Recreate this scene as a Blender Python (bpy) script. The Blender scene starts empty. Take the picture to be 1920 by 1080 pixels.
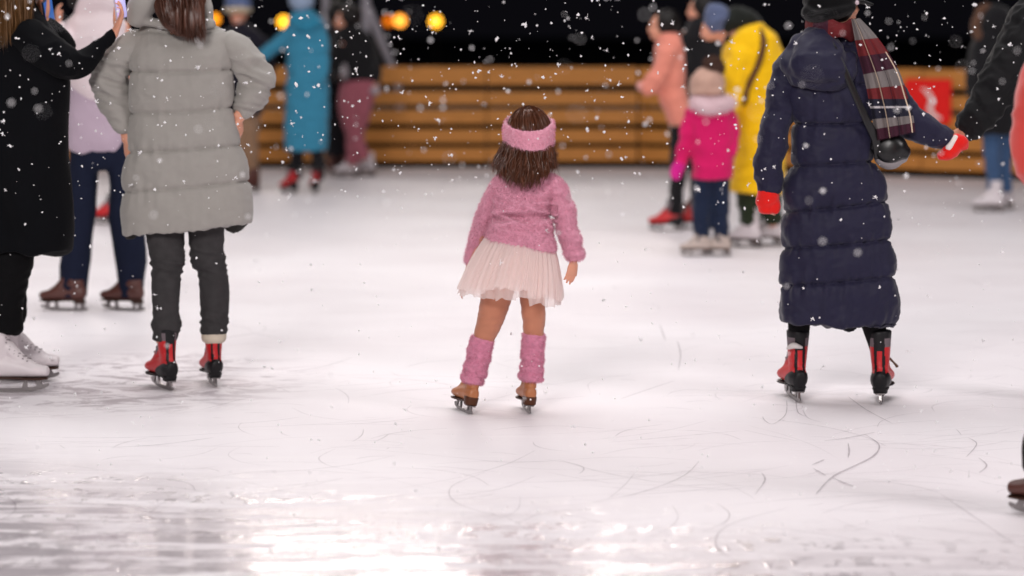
import bpy, bmesh, math, random
from mathutils import Vector, Matrix, noise
R = math.radians
random.seed(7)
# ------------------------------------------------------------------ camera
sc = bpy.context.scene
COL = sc.collection
CAMH, TILT, FPX = 1.6, R(6.02), 4533.0
cd = bpy.data.cameras.new("camera"); cam = bpy.data.objects.new("camera", cd); COL.objects.link(cam)
cam.location = (0, 0, CAMH); cam.rotation_euler = (R(90) - TILT, 0, 0)
cd.sensor_width = 36; cd.lens = 85; cd.clip_end = 3000; cd.clip_start = 0.1
cd.dof.use_dof = True; cd.dof.focus_distance = 9.75; cd.dof.aperture_fstop = 1.45
sc.camera = cam
sc.view_settings.view_transform = 'Standard'; sc.view_settings.look = 'None'
sc.view_settings.exposure = 0.0; sc.view_settings.gamma = 1.0
# ------------------------------------------------------------------ night sky
w = bpy.data.worlds.new("World"); sc.world = w; w.use_nodes = True
wb = w.node_tree.nodes['Background']
wb.inputs[0].default_value = (0.0032, 0.0030, 0.0042, 1); wb.inputs[1].default_value = 1.0
# ------------------------------------------------------------------ unseen floodlights over and around the rink, bare area lights
def area(name, loc, aim, sx, sy, power, col=(1, .95, .93)):
    l = bpy.data.lights.new(name, 'AREA'); l.shape = 'RECTANGLE'; l.size = sx; l.size_y = sy
    l.energy = power; l.color = col
    o = bpy.data.objects.new(name, l); COL.objects.link(o); o.location = loc
    o.rotation_euler = (Vector(aim) - Vector(loc)).to_track_quat('-Z', 'Y').to_euler()
    return o
area('floodlight_behind', (-4, -7, 8.5), (0, 13, 0.6), 5, 3, 2000, (1, .95, .93))
area('floodlight_right', (12, 2, 8), (0, 14, 0.5), 4, 3, 700, (1, .95, .96))
area('floodlight_overhead', (0, 14, 11), (0, 14, 0), 12, 11, 1320, (1, .97, .97))
area('floodlight_far', (0.8, 40, 8.0), (0, 9, 0), 5, 1.4, 130, (1, .95, .96))
area('floodlight_far_left', (-16, 30, 8), (0, 12, 0), 3, 2, 550, (1, .93, .9))

# ------------------------------------------------------------------ pixel of the 1920x1080 frame -> place in the rink
_ct, _st = math.cos(TILT), math.sin(TILT)
def ray(px, py):
    x = (px - 960) / FPX; v = (540 - py) / FPX
    return Vector((x, _ct + v * _st, -_st + v * _ct))
def at(px, py, Y):
    d = ray(px, py); return Vector((0, 0, CAMH)) + d * (Y / d.y)
def ground(px, py, z=0.0):
    d = ray(px, py); return Vector((0, 0, CAMH)) + d * ((z - CAMH) / d.z)

# ------------------------------------------------------------------ materials
def lin(h):
    h = h.lstrip('#'); c = [int(h[i:i + 2], 16) / 255 for i in (0, 2, 4)]
    return tuple((x / 12.92 if x <= .04045 else ((x + .055) / 1.055) ** 2.4) for x in c) + (1,)
MATS = {}
def mat(name, col, rough=.85, spec=.3, sheen=0, bump=0, bscale=400, vary=.12, vscale=12, metal=0, sub=0, stretch=(1, 1, 1), emit=None, coat=0, alpha=1, tint=None):
    if name in MATS: return MATS[name]
    m = bpy.data.materials.new(name); m.use_nodes = True; MATS[name] = m
    nt = m.node_tree; N = nt.nodes; L = nt.links; p = N['Principled BSDF']
    c = lin(col) if isinstance(col, str) else tuple(col) + (1,)
    p.inputs['Roughness'].default_value = rough; p.inputs['Specular IOR Level'].default_value = spec
    p.inputs['Metallic'].default_value = metal; p.inputs['Sheen Weight'].default_value = sheen
    p.inputs['Sheen Roughness'].default_value = .5; p.inputs['Coat Weight'].default_value = coat
    p.inputs['Alpha'].default_value = alpha
    if sub:
        p.inputs['Subsurface Weight'].default_value = sub; p.inputs['Subsurface Scale'].default_value = .01
    tc = N.new('ShaderNodeTexCoord'); mp = N.new('ShaderNodeMapping'); mp.inputs['Scale'].default_value = stretch
    L.new(tc.outputs['Object'], mp.inputs[0])
    nz = N.new('ShaderNodeTexNoise'); nz.inputs['Scale'].default_value = vscale; nz.inputs['Detail'].default_value = 5
    L.new(mp.outputs[0], nz.inputs[0])
    mx = N.new('ShaderNodeMix'); mx.data_type = 'RGBA'
    t = lin(tint) if tint else None
    mx.inputs[6].default_value = tuple(min(1, x * (1 - vary)) for x in c[:3]) + (1,)
    mx.inputs[7].default_value = t if t else tuple(min(1, x * (1 + vary)) for x in c[:3]) + (1,)
    L.new(nz.outputs[0], mx.inputs[0]); L.new(mx.outputs[2], p.inputs['Base Color'])
    if bump:
        n2 = N.new('ShaderNodeTexNoise'); n2.inputs['Scale'].default_value = bscale; n2.inputs['Detail'].default_value = 3
        L.new(mp.outputs[0], n2.inputs[0])
        b = N.new('ShaderNodeBump'); b.inputs['Strength'].default_value = bump; b.inputs['Distance'].default_value = .004
        L.new(n2.outputs[0], b.inputs['Height']); L.new(b.outputs[0], p.inputs['Normal'])
    if emit:
        p.inputs['Emission Color'].default_value = lin(emit[0]); p.inputs['Emission Strength'].default_value = emit[1]
    return m

# ------------------------------------------------------------------ mesh pieces: (verts, faces)
def cr(p, u):
    n = len(p) - 1; u = max(0, min(n - 1e-6, u * n)); i = int(u); t = u - i
    a, b, c, d = p[max(0, i - 1)], p[i], p[i + 1], p[min(n, i + 2)]
    return [.5 * (2 * b[k] + (c[k] - a[k]) * t + (2 * a[k] - 5 * b[k] + 4 * c[k] - d[k]) * t * t + (3 * b[k] - a[k] - 3 * c[k] + d[k]) * t ** 3) for k in range(len(b))]
def tubew(rows, n=24, seg=24, mod=None, ref=(0, 1, 0), flat=False, sq=2.0, cap=(.7, .7), lin_=False, closed=True):
    """rows: (x,y,z,r1,r2[,tilt]). flat: sections stay level (X,Y axes), tilt = rise to the right."""
    rows = [list(r) + [0] * (6 - len(r)) for r in rows]
    V, Fc = [], []; S = []
    for i in range(n + 1):
        u = i / n
        if lin_:
            m_ = len(rows) - 1; q = min(m_ - 1e-6, u * m_); k = int(q); t = q - k
            s = [rows[k][j] * (1 - t) + rows[k + 1][j] * t for j in range(6)]
        else: s = cr(rows, u)
        S.append(s)
    rf = Vector(ref)
    frames = []
    for i, s in enumerate(S):
        a = Vector(S[max(0, i - 1)][:3]); b = Vector(S[min(n, i + 1)][:3]); T = (b - a)
        T = T.normalized() if T.length > 1e-9 else Vector((0, 0, -1))
        if flat: A, B = Vector((1, 0, 0)), Vector((0, 1, 0))
        else:
            B = rf - T * rf.dot(T)
            if B.length < 1e-3: B = Vector((1, 0, 0)) - T * T.x
            B.normalize(); A = B.cross(T).normalized()
        frames.append((Vector(s[:3]), A, B, T, max(1e-4, s[3]), max(1e-4, s[4]), s[5]))
    def ring(C, A, B, T, r1, r2, tilt, k, off, u):
        base = len(V)
        for j in range(seg):
            th = 2 * math.pi * j / seg; c, s_ = math.cos(th), math.sin(th)
            cc = math.copysign(abs(c) ** (2 / sq), c); ss = math.copysign(abs(s_) ** (2 / sq), s_)
            m_ = mod(u, th) if mod else 0
            p = C + T * off + A * (cc * (r1 * k + m_ * k)) + B * (ss * (r2 * k + m_ * k))
            if tilt: p.z += tilt * cc * k
            V.append(p)
        return base
    bases = []
    if closed and cap[0]:
        f = frames[0]
        for q in (.35, .7, .92):
            bases.append(ring(*f[:7], math.sin(q * math.pi / 2), -math.cos(q * math.pi / 2) * min(f[4], f[5]) * cap[0], 0))
    for i, f in enumerate(frames): bases.append(ring(*f[:7], 1, 0, i / n))
    if closed and cap[1]:
        f = frames[-1]
        for q in (.92, .7, .35):
            bases.append(ring(*f[:7], math.sin(q * math.pi / 2), math.cos(q * math.pi / 2) * min(f[4], f[5]) * cap[1], 1))
    for b0, b1 in zip(bases, bases[1:]):
        for j in range(seg):
            k = (j + 1) % seg; Fc.append((b0 + j, b0 + k, b1 + k, b1 + j))
    if closed:
        Fc.append(tuple(range(bases[0] + seg - 1, bases[0] - 1, -1)))
        Fc.append(tuple(range(bases[-1], bases[-1] + seg)))
    return V, Fc
def ell(c, r, rot=None, seg=20, rings=12):
    V, Fc = [], []; c = Vector(c); M = rot or Matrix.Identity(3)
    for i in range(1, rings):
        a = math.pi * i / rings
        for j in range(seg):
            b = 2 * math.pi * j / seg
            V.append(c + M @ Vector((r[0] * math.sin(a) * math.cos(b), r[1] * math.sin(a) * math.sin(b), r[2] * math.cos(a))))
    for i in range(rings - 2):
        for j in range(seg):
            k = (j + 1) % seg; Fc.append((i * seg + j, (i + 1) * seg + j, (i + 1) * seg + k, i * seg + k))
    t = len(V); V.append(c + M @ Vector((0, 0, r[2]))); V.append(c - M @ Vector((0, 0, r[2])))
    for j in range(seg):
        k = (j + 1) % seg; Fc.append((t, j, k)); Fc.append((t + 1, (rings - 2) * seg + k, (rings - 2) * seg + j))
    return V, Fc
def box(c, s, rot=None):
    c = Vector(c); M = rot or Matrix.Identity(3)
    V = [c + M @ Vector((x * s[0] / 2, y * s[1] / 2, z * s[2] / 2)) for x in (-1, 1) for y in (-1, 1) for z in (-1, 1)]
    return V, [(0, 1, 3, 2), (4, 6, 7, 5), (0, 4, 5, 1), (2, 3, 7, 6), (0, 2, 6, 4), (1, 5, 7, 3)]
def join(pieces):
    V, Fc = [], []
    for v, f in pieces:
        b = len(V); V += v; Fc += [tuple(i + b for i in q) for q in f]
    return V, Fc
def mesh(name, pieces, bevel=0):
    V, Fc = join(pieces); me = bpy.data.meshes.new(name); me.from_pydata([tuple(v) for v in V], [], Fc); me.update()
    if bevel:
        bm = bmesh.new(); bm.from_mesh(me)
        bmesh.ops.bevel(bm, geom=bm.edges[:], offset=bevel, segments=2, affect='EDGES', profile=.6)
        bm.to_mesh(me); bm.free()
    return me
def smooth(me, on=True):
    me.polygons.foreach_set('use_smooth', [on] * len(me.polygons)); return me
def fuse(name, pieces, vox=.008, it=6, disp=None):
    """weld overlapping pieces into ONE continuous surface"""
    me = mesh(name, pieces)
    bm = bmesh.new(); bm.from_mesh(me); bmesh.ops.recalc_face_normals(bm, faces=bm.faces[:]); bm.to_mesh(me); bm.free()
    o = bpy.data.objects.new('tmp', me); COL.objects.link(o)
    m = o.modifiers.new('r', 'REMESH'); m.mode = 'VOXEL'; m.voxel_size = vox; m.adaptivity = 0
    if it:
        s = o.modifiers.new('s', 'SMOOTH'); s.factor = .5; s.iterations = it
    dg = bpy.context.evaluated_depsgraph_get()
    out = bpy.data.meshes.new_from_object(o.evaluated_get(dg)); out.name = name
    bpy.data.objects.remove(o); bpy.data.meshes.remove(me)
    if disp:
        ns = [v.normal.copy() for v in out.vertices]
        for v, n_ in zip(out.vertices, ns): v.co = v.co + disp(v.co, n_)
    return smooth(out)
def wr(amp, sx, sy, sz, seed=0, ridge=True, n2=0):
    """fold displacement: amp in metres, s* = frequency per metre along each axis"""
    def f(co, n_):
        q = Vector((co.x * sx + seed, co.y * sy, co.z * sz))
        a = noise.noise(q)
        if ridge: a = .5 - abs(a) * 2.2
        if n2: a += n2 * noise.noise(q * 2.7)
        return n_ * (a * amp)
    return f
def both(*fs):
    def f(co, n_):
        d = Vector((0, 0, 0))
        for g in fs: d = d + g(co, n_)
        return d
    return f
def fuzz(me, count, ln=.009, w_=.0007, seed=1, down=.3, mi=0):
    """short fibres standing off the knit, added to the same mesh"""
    rnd = random.Random(seed); P = me.polygons; vs = me.vertices
    areas = []; acc = 0
    for p in P: acc += p.area; areas.append(acc)
    import bisect
    V = [v.co.copy() for v in vs]; Fc = [tuple(p.vertices) for p in P]; sm = len(Fc)
    for _ in range(count):
        p = P[bisect.bisect(areas, rnd.random() * acc)]
        c = Vector((0, 0, 0)); ws = [rnd.random() + .05 for _ in p.vertices]; t = sum(ws)
        for i, q in zip(p.vertices, ws): c += vs[i].co * (q / t)
        rv = Vector((rnd.gauss(0, 1), rnd.gauss(0, 1), rnd.gauss(0, 1)))
        d = (p.normal + rv * .45 + Vector((0, 0, -down))).normalized() * ln * rnd.uniform(.4, 1.2)
        s = d.cross(rv).normalized() * w_
        b = len(V); mid = c + d * .55 + rv * ln * .06
        V += [c - s, c + s, mid + s * .7, mid - s * .7, c + d]
        Fc += [(b, b + 1, b + 2, b + 3), (b + 3, b + 2, b + 4)]
    out = bpy.data.meshes.new(me.name); out.from_pydata([tuple(v) for v in V], [], Fc); out.update()
    return smooth(out)
def strands(paths, w_=.003, seed=0):
    rnd = random.Random(seed); V, Fc = [], []
    for pts in paths:
        n = len(pts); ax = Vector((rnd.gauss(0, 1), rnd.gauss(0, .6), rnd.gauss(0, .3)))
        b0 = len(V); ww = w_ * rnd.uniform(.6, 1.3)
        for i, p in enumerate(pts):
            T = (pts[min(n - 1, i + 1)] - pts[max(0, i - 1)]); s = ax.cross(T)
            s = s.normalized() if s.length > 1e-9 else Vector((1, 0, 0))
            k = ww * (1 - (i / (n - 1)) ** 3 * .85); V += [p - s * k, p + s * k]
        for i in range(n - 1):
            a = b0 + 2 * i; Fc.append((a, a + 1, a + 3, a + 2))
    return V, Fc

# ------------------------------------------------------------------ objects
def tag(o, label=None, cat=None, group=None, kind=None):
    if label: o['label'] = label
    if cat: o['category'] = cat
    if group: o['group'] = group
    if kind: o['kind'] = kind
    return o
def put(name, me, mats, parent=None, org=None):
    """link a world-space mesh as an object; its origin goes to org (top level) or its parent's place"""
    if not isinstance(mats, (list, tuple)): mats = [mats]
    me.materials.clear()
    for m in mats: me.materials.append(m)
    o = bpy.data.objects.new(name, me); COL.objects.link(o)
    if parent:
        top = parent
        while top.parent: top = top.parent
        org = Vector(top['_org']); me.transform(Matrix.Translation(-org)); o.parent = parent
    else:
        org = Vector(org if org is not None else (0, 0, 0)); me.transform(Matrix.Translation(-org)); o.location = org; o['_org'] = list(org)
    return o
def thing(name, org, label, cat, group=None):
    o = bpy.data.objects.new(name, None); COL.objects.link(o); o.location = org; o['_org'] = list(org); o.empty_display_size = .2
    return tag(o, label, cat, group)
# ================================================================== the rink
def ice_material():
    m = bpy.data.materials.new('ice'); m.use_nodes = True; nt = m.node_tree; N = nt.nodes; L = nt.links; p = N['Principled BSDF']
    tc = N.new('ShaderNodeTexCoord')
    def nz(scale, st, detail=4, rough=.55, dist=0, off=(0, 0, 0)):
        mp = N.new('ShaderNodeMapping'); mp.inputs['Scale'].default_value = st; mp.inputs['Location'].default_value = off
        mp.inputs['Rotation'].default_value = (0, 0, R(4)); L.new(tc.outputs['Object'], mp.inputs[0])
        n = N.new('ShaderNodeTexNoise'); n.inputs['Scale'].default_value = scale; n.inputs['Detail'].default_value = detail
        n.inputs['Roughness'].default_value = rough; n.inputs['Distortion'].default_value = dist
        L.new(mp.outputs[0], n.inputs[0]); return n.outputs[0]
    def mr(src, a, b, c=0, d=1):
        n = N.new('ShaderNodeMapRange'); n.inputs[1].default_value = a; n.inputs[2].default_value = b; n.inputs[3].default_value = c; n.inputs[4].default_value = d
        n.interpolation_type = 'SMOOTHSTEP'; L.new(src, n.inputs[0]); return n.outputs[0]
    def ma(op, a, b):
        n = N.new('ShaderNodeMath'); n.operation = op
        for i, x in enumerate((a, b)):
            if isinstance(x, (int, float)): n.inputs[i].default_value = x
            else: L.new(x, n.inputs[i])
        return n.outputs[0]
    def mix(f, a, b):
        n = N.new('ShaderNodeMix'); n.data_type = 'RGBA'
        if isinstance(f, float): n.inputs[0].default_value = f
        else: L.new(f, n.inputs[0])
        for i, x in ((6, a), (7, b)):
            if isinstance(x, tuple): n.inputs[i].default_value = x
            else: L.new(x, n.inputs[i])
        return n.outputs[2]
    sx = N.new('ShaderNodeSeparateXYZ'); L.new(tc.outputs['Object'], sx.inputs[0])
    broad = nz(.5, (1, 1.2, 1), 3); streak = nz(1.0, (.8, 9, 1), 6, .65, .3); fine = nz(60, (1, 1, 1), 4, .7)
    cut = nz(2.2, (1, 7, 1), 5, .7, 1.2, (5, 3, 0))
    c = mix(mr(broad, .3, .7), (.80, .75, .78, 1), (.89, .85, .88, 1))
    c = mix(mr(streak, .55, .8, 0, .5), c, (.90, .87, .88, 1))
    c = mix(mr(cut, .60, .78, 0, .42), c, (.40, .34, .37, 1))
    # trampled grey slush where the skaters stand talking (a stain of its own)
    dx = ma('DIVIDE', ma('ADD', sx.outputs[0], 1.85), 1.1); dy = ma('DIVIDE', ma('ADD', sx.outputs[1], -11.1), 1.25)
    dd = ma('ADD', ma('MULTIPLY', dx, dx), ma('MULTIPLY', dy, dy))
    zone = mr(dd, 1.0, .1); sl = mr(nz(3.4, (1.0, 1.7, 1), 8, .76, 1.1, (2, 7, 0)), .47, .60)
    c = mix(ma('MULTIPLY', ma('MULTIPLY', zone, sl), .9), c, (.42, .36, .39, 1))
    L.new(c, p.inputs['Base Color'])
    # wet film in front, thinning out with distance and towards the right
    wet = mr(ma('ADD', sx.outputs[1], ma('MULTIPLY', sx.outputs[0], .55)), 8.6, 6.8)
    patch = mr(nz(2.2, (.8, 3.6, 1), 9, .72, .8, (9, 2, 0)), .42, .54)
    film = ma('MULTIPLY', wet, patch)
    # refrozen droplets and scraped dashes: small glassy spots, in rows, thickest in front
    near = mr(ma('ADD', sx.outputs[1], ma('MULTIPLY', sx.outputs[0], .42)), 8.7, 7.2)
    rowm = mr(nz(1.6, (.35, 6, 1), 4, .6, .4, (1, 4, 0)), .46, .56)
    dash = mr(nz(17, (1, .55, 1), 2, .5, .5, (3, 1, 0)), .53, .58)
    spot = ma('MULTIPLY', ma('MULTIPLY', near, rowm), dash)
    rough = ma('SUBTRACT', ma('ADD', .46, ma('MULTIPLY', fine, .12)), ma('MULTIPLY', film, .36))
    rough = ma('SUBTRACT', rough, ma('MULTIPLY', spot, .40))
    L.new(ma('ADD', ma('ADD', .05, ma('MULTIPLY', film, .22)), ma('MULTIPLY', spot, 1.2)), p.inputs['Specular IOR Level'])
    L.new(ma('MAXIMUM', rough, .055), p.inputs['Roughness'])
    p.inputs['IOR'].default_value = 1.5
    L.new(mix(ma('MULTIPLY', film, .8), c, (.46, .41, .44, 1)), p.inputs['Base Color'])
    h = ma('ADD', ma('MULTIPLY', nz(9, (.55, 3.2, 1), 4, .6, .4), .6), ma('MULTIPLY', fine, .12))
    h = ma('ADD', h, ma('MULTIPLY', cut, .8)); h = ma('ADD', h, ma('MULTIPLY', nz(26, (1, 2.2, 1), 3, .6, .8), .22))
    h = ma('ADD', h, ma('MULTIPLY', ma('MULTIPLY', ma('MULTIPLY', near, rowm), mr(nz(17, (1, .55, 1), 2, .5, .5, (3, 1, 0)), .48, .74)), 1.2))
    b = N.new('ShaderNodeBump'); L.new(ma('SUBTRACT', .32, ma('MULTIPLY', film, .21)), b.inputs['Strength']); b.inputs['Distance'].default_value = .010
    L.new(h, b.inputs['Height']); L.new(b.outputs[0], p.inputs['Normal'])
    return m
def sheet(name, poly, z, m):
    me = bpy.data.meshes.new(name); me.from_pydata([(x, y, z) for x, y in poly], [], [tuple(range(len(poly)))]); me.update()
    o = put(name, me, m); tag(o, kind='structure'); return o
A0 = ground(-500, 315); A1 = ground(1195, 315); A2 = ground(1760, 334); d = (A2 - A1).normalized(); A3 = A1 + d * 9
sheet('ground', [(-600, -200), (600, -200), (600, 900), (-600, 900)], -.06, mat('asphalt', '#2a2a2c', .9, vscale=3, vary=.3))
sheet('ice', [(-18, -9), (16, -9), (A3.x + .1, A3.y + .1), (A1.x, A1.y + .12), (A0.x - 6, A0.y + .12)], 0, ice_material())

# scratches cut into the ice by the blades
def scratches():
    m = mat('ice_scratch', '#7d6c78', .7, vary=.3, vscale=30)
    nt = m.node_tree; p = nt.nodes['Principled BSDF']; p.inputs['Alpha'].default_value = .36
    m2 = mat('ice_scratch_faint', '#8d7f88', .7, vary=.3, vscale=30); m2.node_tree.nodes['Principled BSDF'].inputs['Alpha'].default_value = .34
    V, Fc, MI = [], [], []
    def line(pts, w_, mi, z=.0035):
        P = [Vector(cr([list(p) for p in pts], i / 24)) for i in range(25)]
        b = len(V)
        for i, p in enumerate(P):
            T = (P[min(24, i + 1)] - P[max(0, i - 1)]); s = Vector((-T.y, T.x, 0)).normalized() * w_ * .68 * (math.sin(math.pi * (.04 + .92 * i / 24)) ** .6) * random.uniform(.6, 1.2)
            V.extend([Vector((p.x - s.x, p.y - s.y, z)), Vector((p.x + s.x, p.y + s.y, z))])
        for i in range(24): Fc.append((b + 2 * i, b + 2 * i + 2, b + 2 * i + 3, b + 2 * i + 1)); MI.append(mi)
    g = lambda L_: [ground(x, y) for x, y in L_]
    seen = [([(1475, 752), (1473, 778), (1450, 796), (1434, 790), (1430, 782)], .004), ([(1492, 752), (1496, 774), (1510, 782)], .004),
            ([(1620, 815), (1648, 835), (1638, 856), (1600, 876), (1570, 890), (1550, 905), (1530, 928)], .007), ([(1545, 828), (1590, 822), (1640, 812)], .007),
            ([(1590, 832), (1592, 846), (1590, 860)], .005), ([(1523, 873), (1546, 863)], .008), ([(1525, 880), (1548, 893)], .006), ([(1560, 897), (1585, 908), (1602, 914)], .008),
            ([(1590, 745), (1625, 770), (1672, 795)], .004), ([(1815, 822), (1831, 834), (1812, 858)], .004), ([(1835, 860), (1850, 874), (1836, 888)], .005),
            ([(1428, 888), (1434, 902), (1416, 928)], .004), ([(1270, 640), (1276, 665), (1272, 695)], .004), ([(1237, 610), (1248, 640)], .004),
            ([(1505, 770), (1515, 785), (1540, 793)], .003), ([(760, 690), (800, 680), (860, 676)], .003), ([(390, 640), (470, 628), (520, 634)], .006),
            ([(520, 700), (600, 690), (660, 672)], .004), ([(215, 840), (300, 835), (400, 822)], .006), ([(900, 865), (960, 868), (1040, 866)], .005)]
    for L_, w_ in seen: line(g(L_), w_, 0)
    rnd = random.Random(5)
    for i in range(620):
        px, py = rnd.uniform(-50, 1970), 330 + 760 * rnd.random() ** .9
        c = ground(px, py); a = rnd.gauss(.1, .5) if rnd.random() < .7 else rnd.uniform(0, 3.1); ln = rnd.uniform(.08, 1.2) * rnd.random() ** .5; k = rnd.uniform(-.9, .9)
        pts = []
        for t in (-.5, -.17, .17, .5):
            aa = a + k * t; pts.append(c + Vector((math.cos(aa) * t * ln, math.sin(aa) * t * ln, 0)))
        line(pts, rnd.uniform(.0012, .0035), 1, .0032)
    me = bpy.data.meshes.new('ice_scratches'); me.from_pydata([tuple(v) for v in V], [], Fc); me.update()
    o = put('ice_scratches', me, [m, m2]); me.polygons.foreach_set('material_index', MI); tag(o, kind='stuff', label='dark curved blade scratches cut in the ice', cat='scratches')
scratches()

# timber fence: five wide boards on posts
def wood():
    m = mat('fence_wood', '#c58440', .6, .3, vary=.32, vscale=5, stretch=(1, 1, 8), bump=.3, bscale=40)
    return m
def fence(a, b, n, label):
    t = thing('timber_fence', a, label, 'fence', 'timber fence runs around the rink'); L_ = (b - a).length; dr = (b - a).normalized(); ang = math.atan2(dr.y, dr.x)
    M = Matrix.Rotation(ang, 3, 'Z'); pl = L_ / n; wd = wood(); dk = mat('fence_post_wood', '#24150a', .7, vary=.3)
    for k in range(n):
        for z0, z1 in ((.99, 1.20), (.755, .91), (.53, .695), (.305, .465), (.085, .245)):
            zz = random.uniform(-.006, .006)
            c = a + dr * (pl * (k + .5)) + Vector((0, 0, (z0 + z1) / 2 + zz)); o = put('board', mesh('board', [box(c, (pl - .012, .045, z1 - z0), M)], .006), wd, t)
        c = a + dr * (pl * k) + M @ Vector((0, .085, 0)) + Vector((0, 0, .56)); put('post', mesh('post', [box(c, (.11, .1, 1.18), M)], .006), dk, t)
        c = a + dr * (pl * (k + .5)) + M @ Vector((0, .075, 0)) + Vector((0, 0, .56)); put('post', mesh('post', [box(c, (.07, .08, 1.16), M)], .006), dk, t)
    c = a + (b - a) * .5 + M @ Vector((0, .16, 0)) + Vector((0, 0, .30))
    put('gap_backing', mesh('gap_backing', [box(c, (L_, .03, .72), M)]), mat('gap_backing', '#0e0805', .8, vary=.3), t)  # added near-black sheet behind the boards, paints the shade in their gaps
    return t
fence(A0, A1, 6, 'orange timber slat fence along the straight far side of the rink')
fence(A1 + Vector((.02, 0, 0)), A3, 5, 'orange timber slat fence bending nearer at the right, red board on it')
# red board with a white swirl
def red_sign():
    Y = A1.y + (A3.y - A1.y) * .47
    k = (at(1731, 190, 27).x - A1.x) / (A3.x - A1.x)
    base = A1 + (A3 - A1) * ((1731 - 960) / FPX * 27.2 - A1.x) / (A3.x - A1.x) * 1.0
    ang = math.atan2(d.y, d.x); M = Matrix.Rotation(ang, 3, 'Z'); nrm = M @ Vector((0, -1, 0))
    pm = base.y / FPX
    c = base + nrm * .05; c.z = at(1731, 190, base.y).z
    t = thing('sign_board', (c.x, c.y, 0), 'red square board with a white curl hung on the fence', 'sign')
    put('board_panel', mesh('board_panel', [box(c, (78 * pm / abs(d.x), .02, 84 * pm), M)], .004), mat('sign_red', '#f0201c', .5), t)
    pts = [(-.10, .17), (-.02, .13), (.04, .04), (.02, -.05), (.06, -.12), (.13, -.16)]
    rows = [tuple(c + nrm * .012 + M @ Vector((x + .03, 0, 0)) + Vector((0, 0, z - .03))) + (r, .004) for (x, z), r in zip(pts, (.01, .03, .045, .05, .04, .02))]
    put('swirl', smooth(mesh('swirl', [tubew(rows, 20, 10)])), mat('sign_white', '#f2dcd8', .5), t)
red_sign()
# grey steel tubes of a tent frame behind the fence
def frame(name, segs, Y, label, r=.045):
    g0 = at(segs[0][0][0], 300, Y); t = thing(name, (g0.x, Y, 0), label, 'mast'); mm = mat('grey_steel', '#a39fa8', .6, .3)
    for (x0, y0), (x1, y1) in segs:
        a, b = at(x0, y0, Y), at(x1, y1, Y)
        put('tube', smooth(mesh('tube', [tubew([tuple(a) + (r, r), tuple(b) + (r, r)], 2, 12, lin_=True)])), mm, t)
    return t
frame('tent_frame', [((686, -160), (686, 330)), ((686, 5), (745, 150)), ((686, -150), (560, -150)), ((745, 150), (760, 330))], 30.2, 'grey steel post with slanting brace rising behind the timber fence', .052)
frame('tent_frame', [((611, -160), (611, 330))], 30.6, 'thin grey steel post behind the fence left of the braced one', .048)
# far globe lamps
def lamp(px, py, Y, col, e, rad, label):
    c = at(px, py, Y); t = thing('street_lamp', (c.x, Y, 0), label, 'street lamp', 'lit globe lamps far behind the fence')
    put('lamp_globe', smooth(mesh('lamp_globe', [ell(c, (rad, rad, rad))])), mat('lamp_' + col, col, emit=(col, e)), t)
    put('lamp_post', mesh('lamp_post', [tubew([(c.x, Y, c.z - rad, .05, .05), (c.x, Y, -.05, .06, .06)], 2, 8, lin_=True)]), mat('lamp_post_black', '#111111', .7), t)
for a_ in ((402, 36, 95, '#ff9a1e', 3.4, .17, 'round amber lamp low beside the long brown hair'), (532, 41, 90, '#ffb22a', 4.6, .19, 'round amber lamp left of the blue coat'),
           (728, 40, 97, '#e07010', 2, .17, 'dim orange lamp half behind the brighter one'), (750, 39, 92, '#ffa23a', 4.2, .19, 'bright peach lamp touching the dim orange one'),
           (817, 40, 90, '#ffb32e', 4.6, .19, 'rightmost amber lamp alone above the fence')): lamp(*a_)
# strings of bright bulbs hanging beyond the far fence, above the picture: the glints on the wet ice
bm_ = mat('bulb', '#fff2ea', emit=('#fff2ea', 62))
k_ = 0
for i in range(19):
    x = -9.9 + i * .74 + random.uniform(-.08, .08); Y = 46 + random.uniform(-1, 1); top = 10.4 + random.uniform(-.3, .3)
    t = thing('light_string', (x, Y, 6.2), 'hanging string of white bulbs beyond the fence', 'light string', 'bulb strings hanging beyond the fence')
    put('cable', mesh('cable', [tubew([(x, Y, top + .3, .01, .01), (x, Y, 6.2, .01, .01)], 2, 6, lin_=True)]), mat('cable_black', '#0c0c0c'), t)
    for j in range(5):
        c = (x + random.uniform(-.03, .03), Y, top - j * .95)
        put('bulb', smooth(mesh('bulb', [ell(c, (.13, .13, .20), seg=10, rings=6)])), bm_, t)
# ================================================================== people
SKIN = lambda: mat('skin', '#d99a80', .55, .35, sub=.15, vary=.08, vscale=20)
class Fig:
    def __init__(s, px, py, label, group=None):
        s.g = ground(px, py); s.Y = s.g.y; s.dep = s.Y * _ct + (CAMH - .8) * _st; s.m = s.dep / FPX
        s.label, s.group = label, group; s.root = None
    def p(s, px, py, dy=0): return at(px, py, s.Y + dy)
    def tube(s, rows, **k):
        """rows: (px,py,dy,r1px,r2px) at the figure's own distance"""
        return tubew([tuple(s.p(r[0], r[1], r[2])) + (r[3] * s.m, (r[4] if len(r) > 4 else r[3]) * s.m) for r in rows], **k)
    def rows(s, rows, **k):
        """level sections: (py, xl, xr, dy, depth_px, tilt_px)"""
        out = []
        for r in rows:
            py, xl, xr, dy, dp = r[:5]; tl = r[5] if len(r) > 5 else 0
            out.append(tuple(s.p((xl + xr) / 2, py, dy)) + ((xr - xl) / 2 * s.m, dp * s.m, -tl / 2 * s.m))
        k.setdefault('flat', True); return tubew(out, **k)
    def body(s, pieces, vox=.008, it=5, skin=None):
        me = fuse('person', pieces, vox, it); s.root = put('person', me, skin or SKIN(), org=s.g)
        tag(s.root, s.label, 'person', s.group); return s.root
    def add(s, name, me, m, parent=None, label=None):
        o = put(name, me, m, parent or s.root)
        if label: o['label'] = label
        return o
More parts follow.
